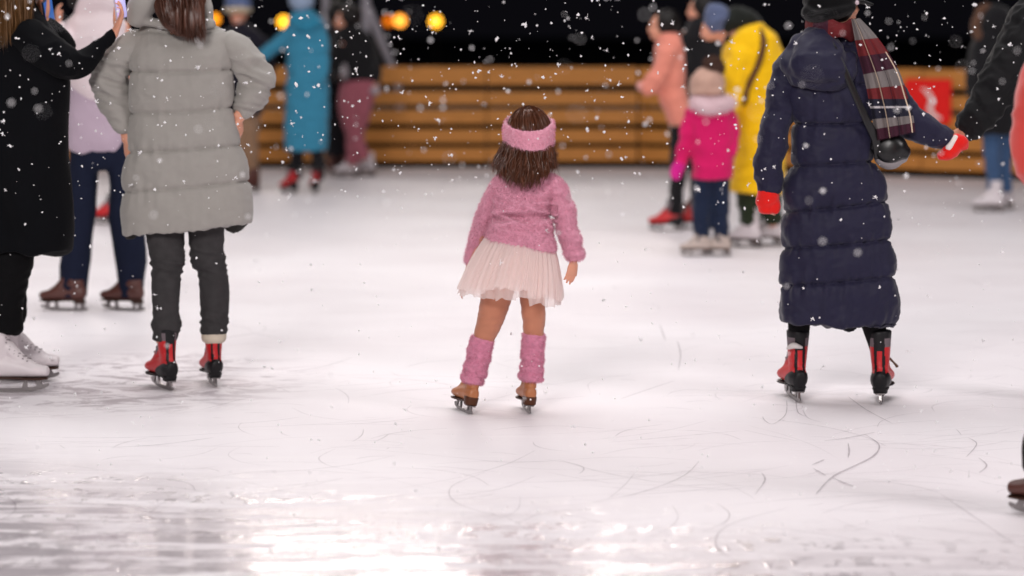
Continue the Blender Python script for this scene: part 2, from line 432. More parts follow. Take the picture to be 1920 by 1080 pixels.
def head(c, h, yaw, pitch=0, roll=0):
    """face looks along yaw: 0 away from the camera, 90 left, 180 at it, 270 right; h = head height"""
    M = Matrix.Rotation(R(yaw), 3, 'Z') @ Matrix.Rotation(R(roll), 3, 'Y') @ Matrix.Rotation(R(-pitch), 3, 'X'); c = Vector(c); k = h / .23
    q = lambda x, y, z: c + M @ (Vector((x, y, z)) * k)
    e = lambda x, y, z, a, b, d_: ell(q(x, y, z), (a * k, b * k, d_ * k), M)
    P = [e(0, -.012, .03, .077, .094, .088), e(0, .028, -.045, .058, .062, .068), e(0, .062, -.088, .026, .024, .022), e(0, .078, .028, .052, .018, .016),
         e(-.038, .06, -.03, .024, .024, .026), e(.038, .06, -.03, .024, .024, .026), e(0, .086, -.062, .024, .012, .007), e(0, .084, -.073, .019, .012, .007),
         tubew([tuple(q(0, .083, .022)) + (.008 * k, .008 * k), tuple(q(0, .098, -.008)) + (.010 * k, .011 * k), tuple(q(0, .108, -.032)) + (.014 * k, .012 * k)], 6, 10),
         e(-.014, .093, -.036, .009, .010, .008), e(.014, .093, -.036, .009, .010, .008)]
    for sgn in (-1, 1):
        P.append(e(sgn * .079, -.008, -.012, .009, .020, .032)); P.append(e(sgn * .076, 0, -.038, .007, .010, .012))
    return P, q, M, k
def eyes(f, q, k, M, nm='eye'):
    for sgn in (-1, 1):
        f.add('eye', smooth(mesh('eye', [ell(q(sgn * .031, .071, .004), (.013 * k, .011 * k, .008 * k), M, 12, 8)])), mat('eye_dark', '#241712', .25, .5))
    f.add('lips', smooth(mesh('lips', [ell(q(0, .0905, -.066), (.022 * k, .0095 * k, .0075 * k), M, 14, 8)])), mat('lips', '#a8483f', .5))
def hand(w, dr, nrm, size=.18, curl=25, spread=8, thumb=1, thumb_out=35, curls=None):
    """w wrist, dr along the fingers, nrm out of the back of the hand, size wrist to middle tip, thumb=+-1 side"""
    w = Vector(w); dr = Vector(dr).normalized(); nrm = Vector(nrm); nrm = (nrm - dr * nrm.dot(dr)).normalized(); sd = dr.cross(nrm).normalized() * thumb; k = size / .18
    P = []
    def tb(pts, rs, rs2=None): P.append(tubew([tuple(p) + (r * k, (rs2[i] if rs2 else r) * k) for i, (p, r) in enumerate(zip(pts, rs))], 10, 12, ref=tuple(nrm), cap=(.8, .9)))
    tb([w - dr * .02 * k, w + dr * .01 * k, w + dr * .05 * k, w + dr * .088 * k], [.024, .027, .038, .037], [.018, .017, .015, .012])
    for i, (off, ln, r) in enumerate(((.030, .070, .0088), (.010, .078, .0092), (-.011, .073, .0088), (-.030, .057, .0078))):
        a = R((.030 - .02 * i) / .03 * spread) * 1.0; c = (curls[i] if curls else curl * (1 + .15 * i))
        base = w + dr * .082 * k + sd * off * k; fd = (dr * math.cos(a) + sd * math.sin(a)).normalized(); pts = [base]; ang = R(c * .6)
        for t in (.45, .32, .23):
            v = fd * math.cos(ang) - nrm * math.sin(ang); pts.append(pts[-1] + v * ln * t * k); ang += R(c)
        tb(pts, [r * 1.12, r, r * .93, r * .75])
    b = w + dr * .022 * k + sd * .026 * k; td = (dr * math.cos(R(thumb_out)) + sd * math.sin(R(thumb_out)) - nrm * .35).normalized(); td2 = (td + dr * .6).normalized()
    tb([b, b + td * .034 * k, b + td * .034 * k + td2 * .030 * k, b + td * .034 * k + td2 * .054 * k], [.0145, .0115, .0100, .0080])
    return P
def skate(f, px, py, yaw, style='red', k=1.0, lean=0, shaft=.22, pitch=0, vox=.005, label=None):
    g = ground(px, py) if not isinstance(px, Vector) else px
    M = Matrix.Rotation(R(yaw), 3, 'Z') @ Matrix.Rotation(R(lean), 3, 'Y') @ Matrix.Rotation(R(pitch), 3, 'X')
    g = g + Matrix.Rotation(R(yaw), 3, 'Z') @ Vector((0, .03 * k, 0))
    W = lambda x, y, z: g + M @ (Vector((x, y, z)) * k)
    def tb(rows, **kw):
        return tubew([tuple(W(*r[:3])) + (r[3] * k, r[4] * k) for r in rows], **kw)
    s0 = .062; up = tuple(M @ Vector((0, 0, 1))); sidev = tuple(M @ Vector((0, 1, 0)))
    foot = tb([(0, -.075, s0 + .045, .030, .040), (0, -.045, s0 + .045, .036, .045), (0, .01, s0 + .048, .037, .048), (0, .075, s0 + .040, .043, .040), (0, .13, s0 + .030, .047, .030), (0, .175, s0 + .025, .038, .024)], n=18, seg=20, ref=up, cap=(.6, .8))
    inst = tb([(0, .02, s0 + .13, .030, .030), (0, .07, s0 + .075, .032, .028), (0, .12, s0 + .05, .030, .018)], n=10, seg=16, ref=up)
    sh = tb([(0, -.030, s0 + .02, .034, .046), (0, -.030, s0 + .08, .034, .050), (0, -.026, s0 + .12, .038, .050), (0, -.024, s0 + shaft, .047, .056)], n=16, seg=20, ref=sidev, cap=(.5, .15))
    me = fuse('skate', [foot, inst, sh], vox * max(k, .7), 3)
    inv = M.transposed()
    L_ = lambda co: (inv @ (co - g)) / k
    boots = {'red': ('boot_red', '#c01a20'), 'white': ('boot_white', '#d8cfd2'), 'tan': ('boot_tan', '#b06f48'), 'brown': ('boot_brown', '#54302a'), 'cream': ('boot_cream', '#b9a9a0'), 'darkred': ('boot_red', '#c01a20')}
    bmx = mat(*boots[style], rough=.45, spec=.45, bump=.15, bscale=160)
    mats_ = [bmx]
    if style in ('red', 'darkred'): mats_ += [mat('boot_grey_panel', '#6e6267', .7), mat('boot_black', '#131215', .5)]
    if style == 'tan': pass
    o = put('skate', me, mats_, f.root)
    if label: o['label'] = label
    if style == 'red':
        org = Vector(f.root['_org']); mi = []
        for pl in me.polygons:
            q = L_(Vector(pl.center) + org); z = q.z - s0; m_ = 0
            if z > .195 * shaft / .22: m_ = 2
            elif q.y < .045 and z > .10 - q.y * .2 and abs(q.x) > .006: m_ = 1 if z > .13 - q.y * .9 or z > .165 else 0
            if q.y < -.02 and .010 < abs(q.x) < .021 and z > .05: m_ = 2
            if q.y < -.02 and abs(q.x) <= .010: m_ = 0 if z < .15 else 2
            mi.append(m_)
        me.polygons.foreach_set('material_index', mi)
        hc = tb([(0, -.085, s0 + .030, .030, .040), (0, -.055, s0 + .036, .0395, .046), (0, -.01, s0 + .030, .0405, .040), (0, .03, s0 + .018, .041, .024)], n=12, seg=20, ref=up, cap=(.5, .2))
        put('heel_cup', fuse('heel_cup', [hc], vox * k, 2), mat('boot_black', '#131215', .5), o)
        lc = []
        for i in range(5):
            z = s0 + .10 + i * .026; y = .045 - max(0, i - 1) * .006 + (.03 if i == 0 else 0)
            for sg in (-1, 1): lc.append(ell(W(sg * .022, y, z), (.006 * k, .007 * k, .005 * k), seg=8, rings=6))
            lc.append(tb([(-.022, y, z, .0025, .0025), (0, y + .008, z + .006, .0025, .0025), (.022, y, z + .013, .0025, .0025)], n=4, seg=6))
        put('lace', smooth(mesh('lace', lc)), mat('lace_black', '#17151a', .8), o)
    elif style in ('white', 'cream'):
        lc = []
        for i in range(9):
            u = i / 8; y = .105 - .085 * min(1, u * 1.7); z = s0 + .072 + .05 * min(1, u * 1.7) + max(0, u - .45) * .17
            for sg in (-1, 1): lc.append(ell(W(sg * (.026 + .004 * u), y - .002, z), (.0035 * k, .0035 * k, .0035 * k), seg=8, rings=6))
            if i < 8: lc.append(tb([(-.026, y, z, .0022, .0022), (0, y + .010, z + .008, .0022, .0022), (.026, y, z + .012, .0022, .0022)], n=4, seg=6))
        put('lace', smooth(mesh('lace', lc)), mat('lace_grey', '#8d8488', .8), o)
    if style == 'tan':
        put('heel_counter', fuse('heel_counter', [tb([(0, -.050, s0 + .030, .037, .044), (0, -.050, s0 - .012, .034, .038)], n=4, seg=20, ref=sidev, sq=2.5, cap=(.1, .1), lin_=True)], vox * k, 1), mat('heel_brown', '#4f2b18', .4), o)
        lc = []
        for i in range(6):
            z = s0 + .085 + i * .016; y = .05 - i * .007
            lc.append(tb([(-.028, y, z, .003, .003), (0, y + .012, z + .005, .003, .003), (.028, y, z + .008, .003, .003)], n=5, seg=6))
        put('lace', smooth(mesh('lace', lc)), mat('lace_tan', '#8a5432', .8), o)
    # sole with a stacked heel
    sole = [tb([(0, -.080, s0, .026, .006), (0, -.05, s0, .034, .006), (0, .02, s0, .031, .006), (0, .09, s0 - .004, .043, .006), (0, .14, s0 - .005, .046, .006), (0, .185, s0 - .004, .030, .005)], n=16, seg=14, ref=up, sq=3.2, cap=(.3, .3))]
    sole.append(tb([(0, -.052, s0 + .006, .031, .036), (0, -.050, s0 - .016, .028, .032)], n=3, seg=18, ref=sidev, sq=2.6, cap=(.1, .1), lin_=True))
    put('sole', smooth(mesh('sole', sole)), mat('sole_brown', '#3a221a', .5) if style not in ('red',) else mat('boot_black', '#131215', .5), o)
    # blade: runner with a rockered underside, two stanchions, toe pick
    def strip(prof, th):
        V = [W(sx * th, y, z) for sx in (-1, 1) for y, z in prof]; n = len(prof)
        return V, [tuple(range(n)), tuple(range(2 * n - 1, n - 1, -1))] + [(i, (i + 1) % n, n + (i + 1) % n, n + i) for i in range(n)]
    low = [(-.105, .016), (-.10, .008), (-.06, .001), (0, 0), (.06, 0), (.12, .003), (.16, .011), (.182, .020), (.190, .028)]
    prof = low + [(.186, .036), (.165, .030), (.12, .020), (.05, .016), (-.05, .016), (-.10, .022)]
    bl = [strip(prof, .0026)]
    for y0, y1, yt0, yt1 in ((-.085, -.055, -.078, -.058), (-.035, -.015, -.045, -.030), (.075, .100, .085, .100), (.140, .172, .128, .150)):
        bl.append(strip([(y0, .014), (y1, .014), (yt1, s0 - .016 if y0 < .0 else s0 - .008), (yt0, s0 - .016 if y0 < .0 else s0 - .008)], .0045))
    bl.append(strip([(-.09, s0 - .020), (-.02, s0 - .020), (-.02, s0 - .015), (-.09, s0 - .015)], .018))
    bl.append(strip([(.075, s0 - .012), (.155, s0 - .012), (.155, s0 - .008), (.075, s0 - .008)], .022))
    for v, fc in bl: pass
    bme = mesh('blade', bl); b2 = bmesh.new(); b2.from_mesh(bme); bmesh.ops.recalc_face_normals(b2, faces=b2.faces[:]); b2.to_mesh(bme); b2.free()
    put('blade', bme, mat('blade_steel', '#8d8888', .3, .5, metal=.9, vary=.2), o)
    return o
def mitten(rows_hand, f, thumb, vox=.006):
    return fuse('mitten', [f.tube(rows_hand, n=14, seg=18, cap=(.4, .9)), f.tube(thumb, n=8, seg=12, cap=(.6, .9))], vox, 4, wr(.002, 30, 30, 30, 3))
def puff(n, amp, ph=0, pw=.45):
    return lambda u, th: amp * (abs(math.sin(math.pi * (u * n + ph))) ** pw) - amp

# ------------------------------------------------------------------ the little girl in pink
def girl():
    f = Fig(935, 773, 'small girl in pink fuzzy sweater, white tutu and pink headband skating away'); p = f.p; m = f.m
    H, q, M, k = head(p(992, 258, .0), 102 * m, -4, 0)
    b = H + [f.tube([(990, 300, -.01, 22), (988, 335, 0, 24), (984, 350, 0, 36, 28), (982, 375, 0, 44, 24), (981, 420, .01, 38, 20), (978, 460, 0, 46, 30), (975, 500, 0, 50, 38)], n=20, sq=2.2)]
    for L_ in ([(945, 350, 0, 15), (920, 385, .01, 12), (905, 430, .05, 10), (892, 470, .09, 9), (880, 505, .10, 8), (869, 532, .10, 7)],
               [(1028, 350, 0, 16), (1052, 390, 0, 13), (1066, 430, 0, 11), (1076, 470, 0, 9), (1075, 490, 0, 8)]): b.append(f.tube(L_, n=16, seg=16))
    b += hand(p(869, 530, .09), p(861, 560, .06) - p(869, 530, .09), (-1, .3, 0), 36 * m, 12, 5, 1)
    b += hand(p(1075, 489), p(1066, 538) - p(1075, 489), (.55, -.8, 0), 51 * m, 9, 5, -1, 30, curls=[16, 6, 8, 14])
    dl = ground(870, 773).y - f.Y; dr = ground(988, 773).y - f.Y
    b.append(f.tube([(948, 480, 0, 25), (934, 540, 0, 23), (922, 590, .0, 20), (908, 632, dl * .6, 18), (897, 668, dl, 15), (884, 710, dl, 12)], n=24, seg=20))
    b.append(f.tube([(1002, 480, 0, 25), (997, 545, 0, 19), (1000, 590, 0, 18), (1001, 626, dr * .6, 18), (999, 668, dr, 15), (996, 710, dr, 12)], n=24, seg=20))
    root = f.body(b, .0036, 2)
    # tights: the skin-tan colour of the legs is a garment of its own, a hair outside the body
    ti = mat('tights', '#b97a60', .75, .25, sheen=.3, vary=.22, vscale=9, bump=.25, bscale=160)
    f.add('tights', fuse('tights', [f.tube([(948, 470, 0, 32), (934, 540, 0, 30), (922, 590, .0, 26), (908, 632, dl * .6, 20), (897, 668, dl, 17), (884, 705, dl, 13)], n=24, seg=24, cap=(.3, .3)),
                                    f.tube([(1002, 470, 0, 31), (998, 545, 0, 23.5), (1000, 590, 0, 22.5), (1001, 626, dr * .6, 20), (999, 668, dr, 17), (996, 705, dr, 13)], n=24, seg=24, cap=(.3, .3))], .005, 3, both(wr(.004, 5, 5, 11, 3, False), wr(.0025, 10, 10, 34, 6))), ti)
    # sweater
    pk = mat('sweater_pink', '#df9bb2', .95, .1, sheen=.5, vary=.18, vscale=55, bump=.5, bscale=350)
    def folds(co, n_):
        z = co.z; x = co.x; zz = (z - p(975, 405).z) / m      # px above the fold zone
        g = math.exp(-((zz + 2) / 26) ** 2) if abs(x - p(985, 400).x) < 60 * m else 0
        a = .5 - abs(noise.noise(Vector((x * 5 + 4, 2.2, z * 27 + x * 5)))) * 2.6
        return n_ * (a * .026 * g) + wr(.004, 9, 9, 16, 2)(co, n_)
    pieces = [f.rows([(322, 962, 1012, 0, 24), (332, 938, 1036, 0, 30), (350, 924, 1042, 0, 35), (375, 922, 1034, -.005, 38), (392, 921, 1031, -.005, 38), (402, 925, 1030, 0, 35), (416, 921, 1033, -.01, 39), (432, 915, 1036, -.01, 42, 6), (446, 913, 1040, -.01, 43, 17), (459, 912, 1043, -.01, 44, 24)], n=40, seg=40, sq=2.3, cap=(.6, .12)),
              f.tube([(946, 342, 0, 20), (928, 366, .01, 18), (912, 400, .03, 17.5), (899, 436, .07, 15.5), (888, 468, .10, 13.5), (881, 495, .11, 11.5)], n=24, seg=20, cap=(.5, .1)),
              f.tube([(1024, 340, 0, 22), (1044, 364, 0, 23), (1056, 396, 0, 22), (1065, 432, 0, 20), (1073, 464, 0, 18.5), (1078, 478, 0, 17.5), (1079, 488, 0, 13.5)], n=26, seg=24, cap=(.5, .1), mod=lambda u, th: .0045 * math.sin(u * 26 + 1.5 * math.cos(th)))]
    sw = fuse('sweater', pieces, .0058, 2, folds); f.add('sweater', fuzz(sw, 40000, .012, .0007), pk)
    # tutu: pleated net skirt in three layers
    tu = bpy.data.materials.new('tulle'); tu.use_nodes = True; N = tu.node_tree.nodes; L = tu.node_tree.links
    pr = N['Principled BSDF']; pr.inputs['Base Color'].default_value = lin('#fff4f1'); pr.inputs['Roughness'].default_value = .9; pr.inputs['Specular IOR Level'].default_value = .1
    tl = N.new('ShaderNodeBsdfTranslucent'); tl.inputs[0].default_value = lin('#fff2f0'); mx = N.new('ShaderNodeMixShader'); mx.inputs[0].default_value = .5
    tr = N.new('ShaderNodeBsdfTransparent'); m2 = N.new('ShaderNodeMixShader'); m2.inputs[0].default_value = .38
    L.new(pr.outputs[0], mx.inputs[1]); L.new(tl.outputs[0], mx.inputs[2]); L.new(mx.outputs[0], m2.inputs[1]); L.new(tr.outputs[0], m2.inputs[2]); L.new(m2.outputs[0], N['Material Output'].inputs[0])
    for ly, (hem, grow, pl, sd) in enumerate(((541, 1.0, 46, 1), (538, .95, 38, 5), (553, .985, 30, 9))):
        V, Fc = [], []; seg, n = 360, 26; rnd = random.Random(sd)
        ph = [rnd.uniform(-.5, .5) for _ in range(64)]
        hemn = lambda th: 9 * noise.noise(Vector((math.cos(th) * 2.2 + sd, math.sin(th) * 2.2, 0))) + 5 * noise.noise(Vector((math.cos(th) * 9, math.sin(th) * 9, sd)))
        for i in range(n + 1):
            u = i / n
            for j in range(seg):
                th = 2 * math.pi * j / seg; c, s_ = math.cos(th), math.sin(th)
                low = hem + hemn(th) + (16 if c > .35 else (-2 if c < -.3 else -8)) * (.5 + .5 * abs(c)) + (6 if ly == 2 and abs(c + .08) < .2 else 0)
                py = 448 + 12 * c * (1 - u) + (low - 448) * u
                cx = 977 * (1 - u) + 957 * u; rx = (62 * (1 - u) + (98 if c < 0 else 95) * grow * u) * (1 - .06 * math.sin(math.pi * u) * (-1 if ly == 1 else -.9))
                ry = 44 * (1 - u) + 80 * grow * u
                a = pl * th + 2.6 * noise.noise(Vector((c * 2, s_ * 2, sd)))
                ple = (math.sin(a) + .5 * math.sin(a * .37 + 1)) * (.8 + 2.0 * u) + 4.5 * u * noise.noise(Vector((c * 5, s_ * 5, u * 1.5 + sd)))
                P = p(cx, py, 0); V.append(P + Vector((c * (rx + ple) * m, s_ * (ry + ple) * m, 0)))
        for i in range(n):
            for j in range(seg):
                kx = (j + 1) % seg; a = i * seg
                Fc.append((a + j, a + kx, a + seg + kx, a + seg + j))
        f.add('tutu', smooth(mesh('tutu', [(V, Fc)])), tu)
    # leg warmers
    lwm = mat('legwarmer_pink', '#dc8fab', .95, .1, sheen=.5, vary=.25, vscale=45, bump=.5, bscale=350)
    rib = lambda u, th: .0012 * math.sin(th * 26) + .0035 * math.sin(u * 22 + math.cos(th)) * (u > .3)
    a = fuse('leg_warmer', [f.tube([(905, 634, dl, 21.5), (901, 650, dl, 22), (897, 668, dl, 22), (892, 690, dl, 21.5, 25), (888, 703, dl, 21.5, 28), (885, 716, dl, 20, 28)], n=34, seg=60, mod=rib, cap=(.1, .1))], .0042, 1, wr(.003, 14, 14, 60, 1))
    f.add('leg_warmer', fuzz(a, 9000, .010, .0007, 3), lwm)
    a = fuse('leg_warmer', [f.tube([(1001, 627, dr, 21.5), (999, 650, dr, 21), (998, 675, dr, 20), (997, 688, dr, 21, 25), (996, 700, dr, 22, 28), (995, 711, dr, 22, 28)], n=34, seg=60, mod=rib, cap=(.1, .1))], .0042, 1, wr(.003, 14, 14, 60, 8))
    f.add('leg_warmer', fuzz(a, 9000, .010, .0007, 4), lwm)
    skate(f, 876, 775, 20, 'tan', .80, 11, shaft=.13, vox=.004)
    skate(f, 990, 774, 9, 'tan', .80, 4, shaft=.13, vox=.004)
    # headband
    hb = mat('headband_pink', '#e8a3b9', .95, .1, sheen=.6, vary=.12, vscale=60, bump=.5, bscale=400)
    V, Fc = [], []; seg = 72; prof = []
    for j in range(seg):
        th = 2 * math.pi * j / seg; c, s_ = math.cos(th), math.sin(th)
        back = max(0, -s_)
        top = 224 + 19 * back - 10 * max(0, s_); bot = 271 + 12 * back - 18 * max(0, s_)
        for t in range(13):
            a = 2 * math.pi * t / 12 if t < 12 else 0
            if t == 12: continue
            v = math.sin(a); hgt = (top + bot) / 2 + (bot - top) / 2 * (abs(v) ** .6) * math.copysign(1, v); rr = 1.0 + .055 * math.cos(a)
            bulge = 1 + .03 * (1 - v * v)
            V.append(p(991.5, hgt, 0) + Vector((c * 43.2 * m * rr * bulge, s_ * 52 * m * rr * bulge, 0)))
    for j in range(seg):
        for t in range(12): Fc.append((j * 12 + t, j * 12 + (t + 1) % 12, ((j + 1) % seg) * 12 + (t + 1) % 12, ((j + 1) % seg) * 12 + t))
    hbm = fuse('headband', [(V, Fc)], .0042, 2, both(wr(.0025, 12, 12, 24, 5), wr(.0015, 50, 50, 60, 5))); f.add('headband', fuzz(hbm, 9000, .012, .0007, 6), hb)
    # hair
    hm = mat('hair_dark_brown', '#38221a', .42, .5, vary=.7, vscale=14, stretch=(8, 8, .6), tint='#804a30')
    cap_ = [ell(p(992, 246, -.004), (41.5 * m, 50 * m, 46 * m)), f.rows([(262, 952, 1032, -.02, 36), (290, 945, 1040, -.035, 34), (310, 934, 1036, -.045, 28), (328, 942, 1024, -.05, 20), (337, 956, 1006, -.05, 14)], n=24, seg=30, cap=(.5, .6))]
    base = fuse('hair', cap_, .006, 2, both(wr(.004, 30, 30, 3, 4), wr(.006, 8, 8, 14, 8)))
    rnd = random.Random(11); paths = []
    for k_c in range(150):
        thc = math.pi * (.94 + 1.12 * (k_c + rnd.random()) / 150); cc = math.cos(thc); ly = rnd.random()
        wf, wp, wa = rnd.uniform(7, 11), rnd.uniform(0, 6.28), rnd.uniform(.008, .016); dl_ = rnd.gauss(0, 6); fl = rnd.uniform(.6, 1.25); kick = rnd.uniform(-.5, 1.2)
        for i in range(19):
            th = thc + rnd.gauss(0, .05); c, s_ = math.cos(th), math.sin(th); tc, ts = math.cos(thc), math.sin(thc)
            r0 = p(992 + 40 * c, 262 + rnd.uniform(-8, 12), 0) + Vector((0, s_ * 48 * m, 0)); wid = (60 if tc < 0 else 49) * (.80 + .22 * ly)
            low = 347 - 34 * abs(tc) ** 2.4 + dl_ * .6 + rnd.gauss(0, 3)
            r1 = p(986 + wid * (tc * .7 + c * .3), low, 0) + Vector((0, (s_ * .3 + ts * .7) * 48 * m - .012 - .012 * ly, 0)); pts = []
            for t in range(13):
                u = t / 12; q_ = r0.lerp(r1, u) + Vector((c, s_, 0)) * (math.sin(u * math.pi * .8) * 8 * m) * (1 - .3 * abs(s_))
                wv = math.sin(u * wf + wp) * wa * min(1, u * 1.8) * fl
                q_ += Vector((wv * abs(ts) - wv * .2 * tc, -abs(wv) * .5 + wv * tc * .4, 0)) + Vector((tc, ts * .6, .5)) * (.018 * kick * max(0, u - .72) / .28 * abs(tc) ** .5)
                pts.append(q_)
            paths.append(pts)
    for i in range(1500):   # crown
        a = rnd.uniform(0, 2 * math.pi); pts = []; top_ = p(994, 201, .0)
        for t in range(8):
            u = t / 7; el = u * math.pi * .5
            pts.append(p(992, 246, -.004) + Vector((math.cos(a + .25 * u) * math.sin(el) * 42.3 * m, math.sin(a + .25 * u) * math.sin(el) * 51 * m, math.cos(el) * (46.8 + rnd.uniform(0, 1.2)) * m)))
        paths.append(pts)
    for i in range(220):     # flyaways
        c = rnd.choice((-1, 1)); r0 = p(991 + c * 40, rnd.uniform(262, 300), rnd.uniform(-.05, .02)); pts = []
        dx, dz = c * rnd.uniform(8, 20) * m, rnd.uniform(-45, 4) * m
        for t in range(7):
            u = t / 6; pts.append(r0 + Vector((dx * u ** .7, 0, dz * u + .01 * math.sin(u * 5 + i))))
        paths.append(pts)
    sm_ = mesh('s', [strands(paths, .0010, 3)]); b2 = bmesh.new(); b2.from_mesh(base); b2.from_mesh(sm_); b2.to_mesh(base); b2.free()
    f.add('hair', smooth(base), hm)
girl()
def proj(co):
    d_ = co - Vector((0, 0, CAMH)); dep = d_.y * _ct - d_.z * _st
    return 960 + FPX * d_.x / dep, 540 - FPX * (d_.y * _st + d_.z * _ct) / dep
def quilt(seams, amp, groove=.008, wamp=.004, sh=.5):
    """seams: (x0,y0,x1,y1) stitched lines across the coat, filling swells between them"""
    def f(co, n_):
        px, py = proj(co)
        ys = []
        for x0, y0, x1, y1 in seams:
            t = max(0, min(1, (px - x0) / (x1 - x0))); sag = math.sin(math.pi * t)
            ys.append(y0 + (y1 - y0) * t + sag * 3)
        a, b = None, None
        for y in ys:
            if y <= py: a = y
            elif b is None: b = y
        if a is None: a = (b or py) - 75
        if b is None: b = a + 90
        t = (py - a) / max(1, b - a); s_ = max(0, math.sin(math.pi * t)); pf = s_ ** sh
        wv = noise.noise(Vector((co.x * 34, co.y * 12, co.z * 7))) * (1 - s_ * .8)
        gd = min(abs(py - y) for y in ys); return n_ * (amp * (pf - 1) - groove * math.exp(-(gd / 2.6) ** 2) + wamp * wv * 1.6 + wamp * .8 * noise.noise(co * 11))
    return f
def thin(rows, k=.78): return [tuple(r[:3]) + tuple(x * k for x in r[3:]) for r in rows]
def simple_body(f, hd, torso, limbs, vox=.013, hands=(), yaw=0, pitch=0, hh=None, it=4):
    """whole body under the clothes: head, neck, trunk and limbs welded into one surface"""
    c = f.p(*hd); H, q, M, k = head(c, hh or .23, yaw, pitch); P = list(H)
    t0 = torso[0]; P.append(tubew([tuple(c + Vector((0, 0, -.03))) + (.05, .05), tuple(f.p(*t0[:3])) + (.058, .055)], 6, 14))
    P.append(f.tube(torso, n=14, seg=20))
    for L_ in limbs: P.append(f.tube(L_, n=14, seg=14))
    for h_ in hands: P += h_
    f.body(P, vox, it); return q, M, k

# ------------------------------------------------------------------ woman in the grey coat, hands on her hips
def grey_woman():
    f = Fig(360, 728, 'woman in light grey quilted coat, hands on hips, red and black skates'); p, m = f.p, f.m
    d1, d2 = ground(0, 730).y - f.Y, ground(0, 724).y - f.Y
    LL = [(311, 380, 0, 38), (309, 428, d1 * .2, 37), (313, 470, d1 * .5, 33), (313, 495, d1 * .7, 32), (311, 528, d1 * .8, 28), (311, 587, d1, 25), (312, 608, d1, 28), (310, 624, d1, 25), (309, 638, d1, 23)]
    RL = [(384, 370, 0, 38), (386, 420, d2 * .2, 35), (388, 462, d2 * .4, 33), (391, 486, d2 * .6, 33), (397, 504, d2 * .7, 28), (402, 545, d2 * .9, 28.5), (402, 590, d2, 27), (401, 611, d2, 27), (401, 625, d2, 24)]
    q, M, k = simple_body(f, (335, -58, .02), [(336, 25, .02, 26), (340, 60, .02, 62, 34), (340, 120, .02, 70, 42), (342, 200, 0, 56, 40), (345, 270, 0, 68, 46), (345, 350, 0, 66, 44)],
        [[(262, 85, .02, 24), (212, 125, .04, 19), (205, 160, .04, 17), (224, 215, .02, 14), (236, 248, 0, 11), (238, 262, 0, 11)], [(428, 85, .02, 24), (478, 120, .04, 19), (485, 155, .04, 17), (462, 198, .02, 14), (446, 222, 0, 11)],
         thin(LL), thin(RL)],
        vox=.0065, hands=[hand(p(238, 256, 0), p(238, 310, .02) - p(238, 256, 0), (-1, -.4, .1), .165, 14, 5, -1), hand(p(446, 220, 0), p(452, 262, .05) - p(446, 220, 0), (1, -.3, 0), .165, 22, 5, 1)])
    gm = mat('coat_grey', '#999590', .8, .25, sheen=.25, vary=.06, vscale=30, bump=.22, bscale=500)
    seams = [(243, 134, 437, 131), (243, 213, 440, 201), (238, 285, 458, 271), (229, 360, 470, 339)]
    body_ = [f.rows([(26, 296, 384, .01, 26), (38, 268, 404, .01, 32), (54, 254, 426, .01, 38), (76, 246, 440, .01, 46), (110, 243, 440, 0, 54), (160, 243, 438, 0, 56), (210, 243, 441, 0, 56), (250, 240, 450, 0, 60), (300, 234, 464, 0, 64), (350, 229, 471, 0, 66), (390, 227, 474, 0, 68), (414, 227, 474, 0, 68, -8), (431, 228, 473, 0, 66, -24)], n=60, seg=56, sq=2.5, cap=(.5, .05))]
    co = fuse('coat', body_, .0075, 4, both(quilt(seams, .020, groove=.009, wamp=.007, sh=.28), wr(.005, 5, 5, 7, 1, False), wr(.0025, 15, 15, 24, 6)))
    coat = f.add('coat', co, gm)
    dk = mat('coat_lining', '#3b3a38', .85)
    f.add('coat_flap', fuse('coat_flap', [f.tube([(425, 405, .07, 10, 5), (438, 417, .09, 22, 5), (466, 408, .09, 9, 5)], n=10, seg=16), f.tube([(262, 420, .05, 12, 5), (244, 440, .02, 12, 5), (240, 446, .0, 6, 4)], n=10, seg=16)], .006, 3), dk)
    sl = lambda n_: (lambda u, th: .007 * abs(math.sin(math.pi * u * n_ + .4 * math.cos(th))) ** .4 - .007)
    def creases(cx, cy, rad, seed):
        c0 = p(cx, cy)
        def g(co_, n_):
            e = math.exp(-((co_ - c0).length / (rad * m)) ** 2)
            a = .5 - abs(noise.noise(Vector((co_.x * 9 + seed, co_.y * 7, co_.z * 26 + co_.x * 8)))) * 2.6
            return n_ * (a * .020 * e) + n_ * .006 * noise.noise(co_ * 14)
        return g
    L_ = f.tube([(264, 74, .01, 25, 34), (243, 92, .02, 31, 40), (221, 118, .03, 34, 42), (206, 142, .03, 36, 40), (211, 176, .03, 34, 36), (222, 208, .02, 29, 32), (231, 236, 0, 21, 24), (233, 249, 0, 15, 18)], n=40, seg=32, mod=sl(5.2), cap=(.5, .15))
    f.add('sleeve', fuse('sleeve', [L_], .0068, 3, creases(222, 160, 62, 3)), gm)
    Rr = f.tube([(424, 76, .01, 25, 34), (445, 95, .02, 30, 40), (466, 121, .03, 33, 42), (482, 146, .03, 34, 40), (475, 175, .03, 31, 36), (460, 197, .02, 25, 30), (447, 212, 0, 17, 20)], n=40, seg=32, mod=sl(5.2), cap=(.5, .15))
    f.add('sleeve', fuse('sleeve', [Rr], .0068, 3, creases(468, 158, 62, 9)), gm)
    hd = [f.tube([(255, 38, -.05, 17, 26), (268, 8, -.06, 26, 34), (300, -22, -.03, 26, 30), (345, -30, .02, 24, 26), (370, -14, .0, 20, 26), (384, 14, .0, 14, 22), (392, 42, .0, 9, 16)], n=34, seg=24), f.tube([(258, 34, -.05, 12, 18), (300, 46, -.06, 9, 14), (350, 50, -.06, 9, 14), (398, 44, -.05, 9, 14)], n=20, seg=20)]
    f.add('hood', fuse('hood', hd, .0075, 6, wr(.007, 9, 9, 9, 4)), gm)
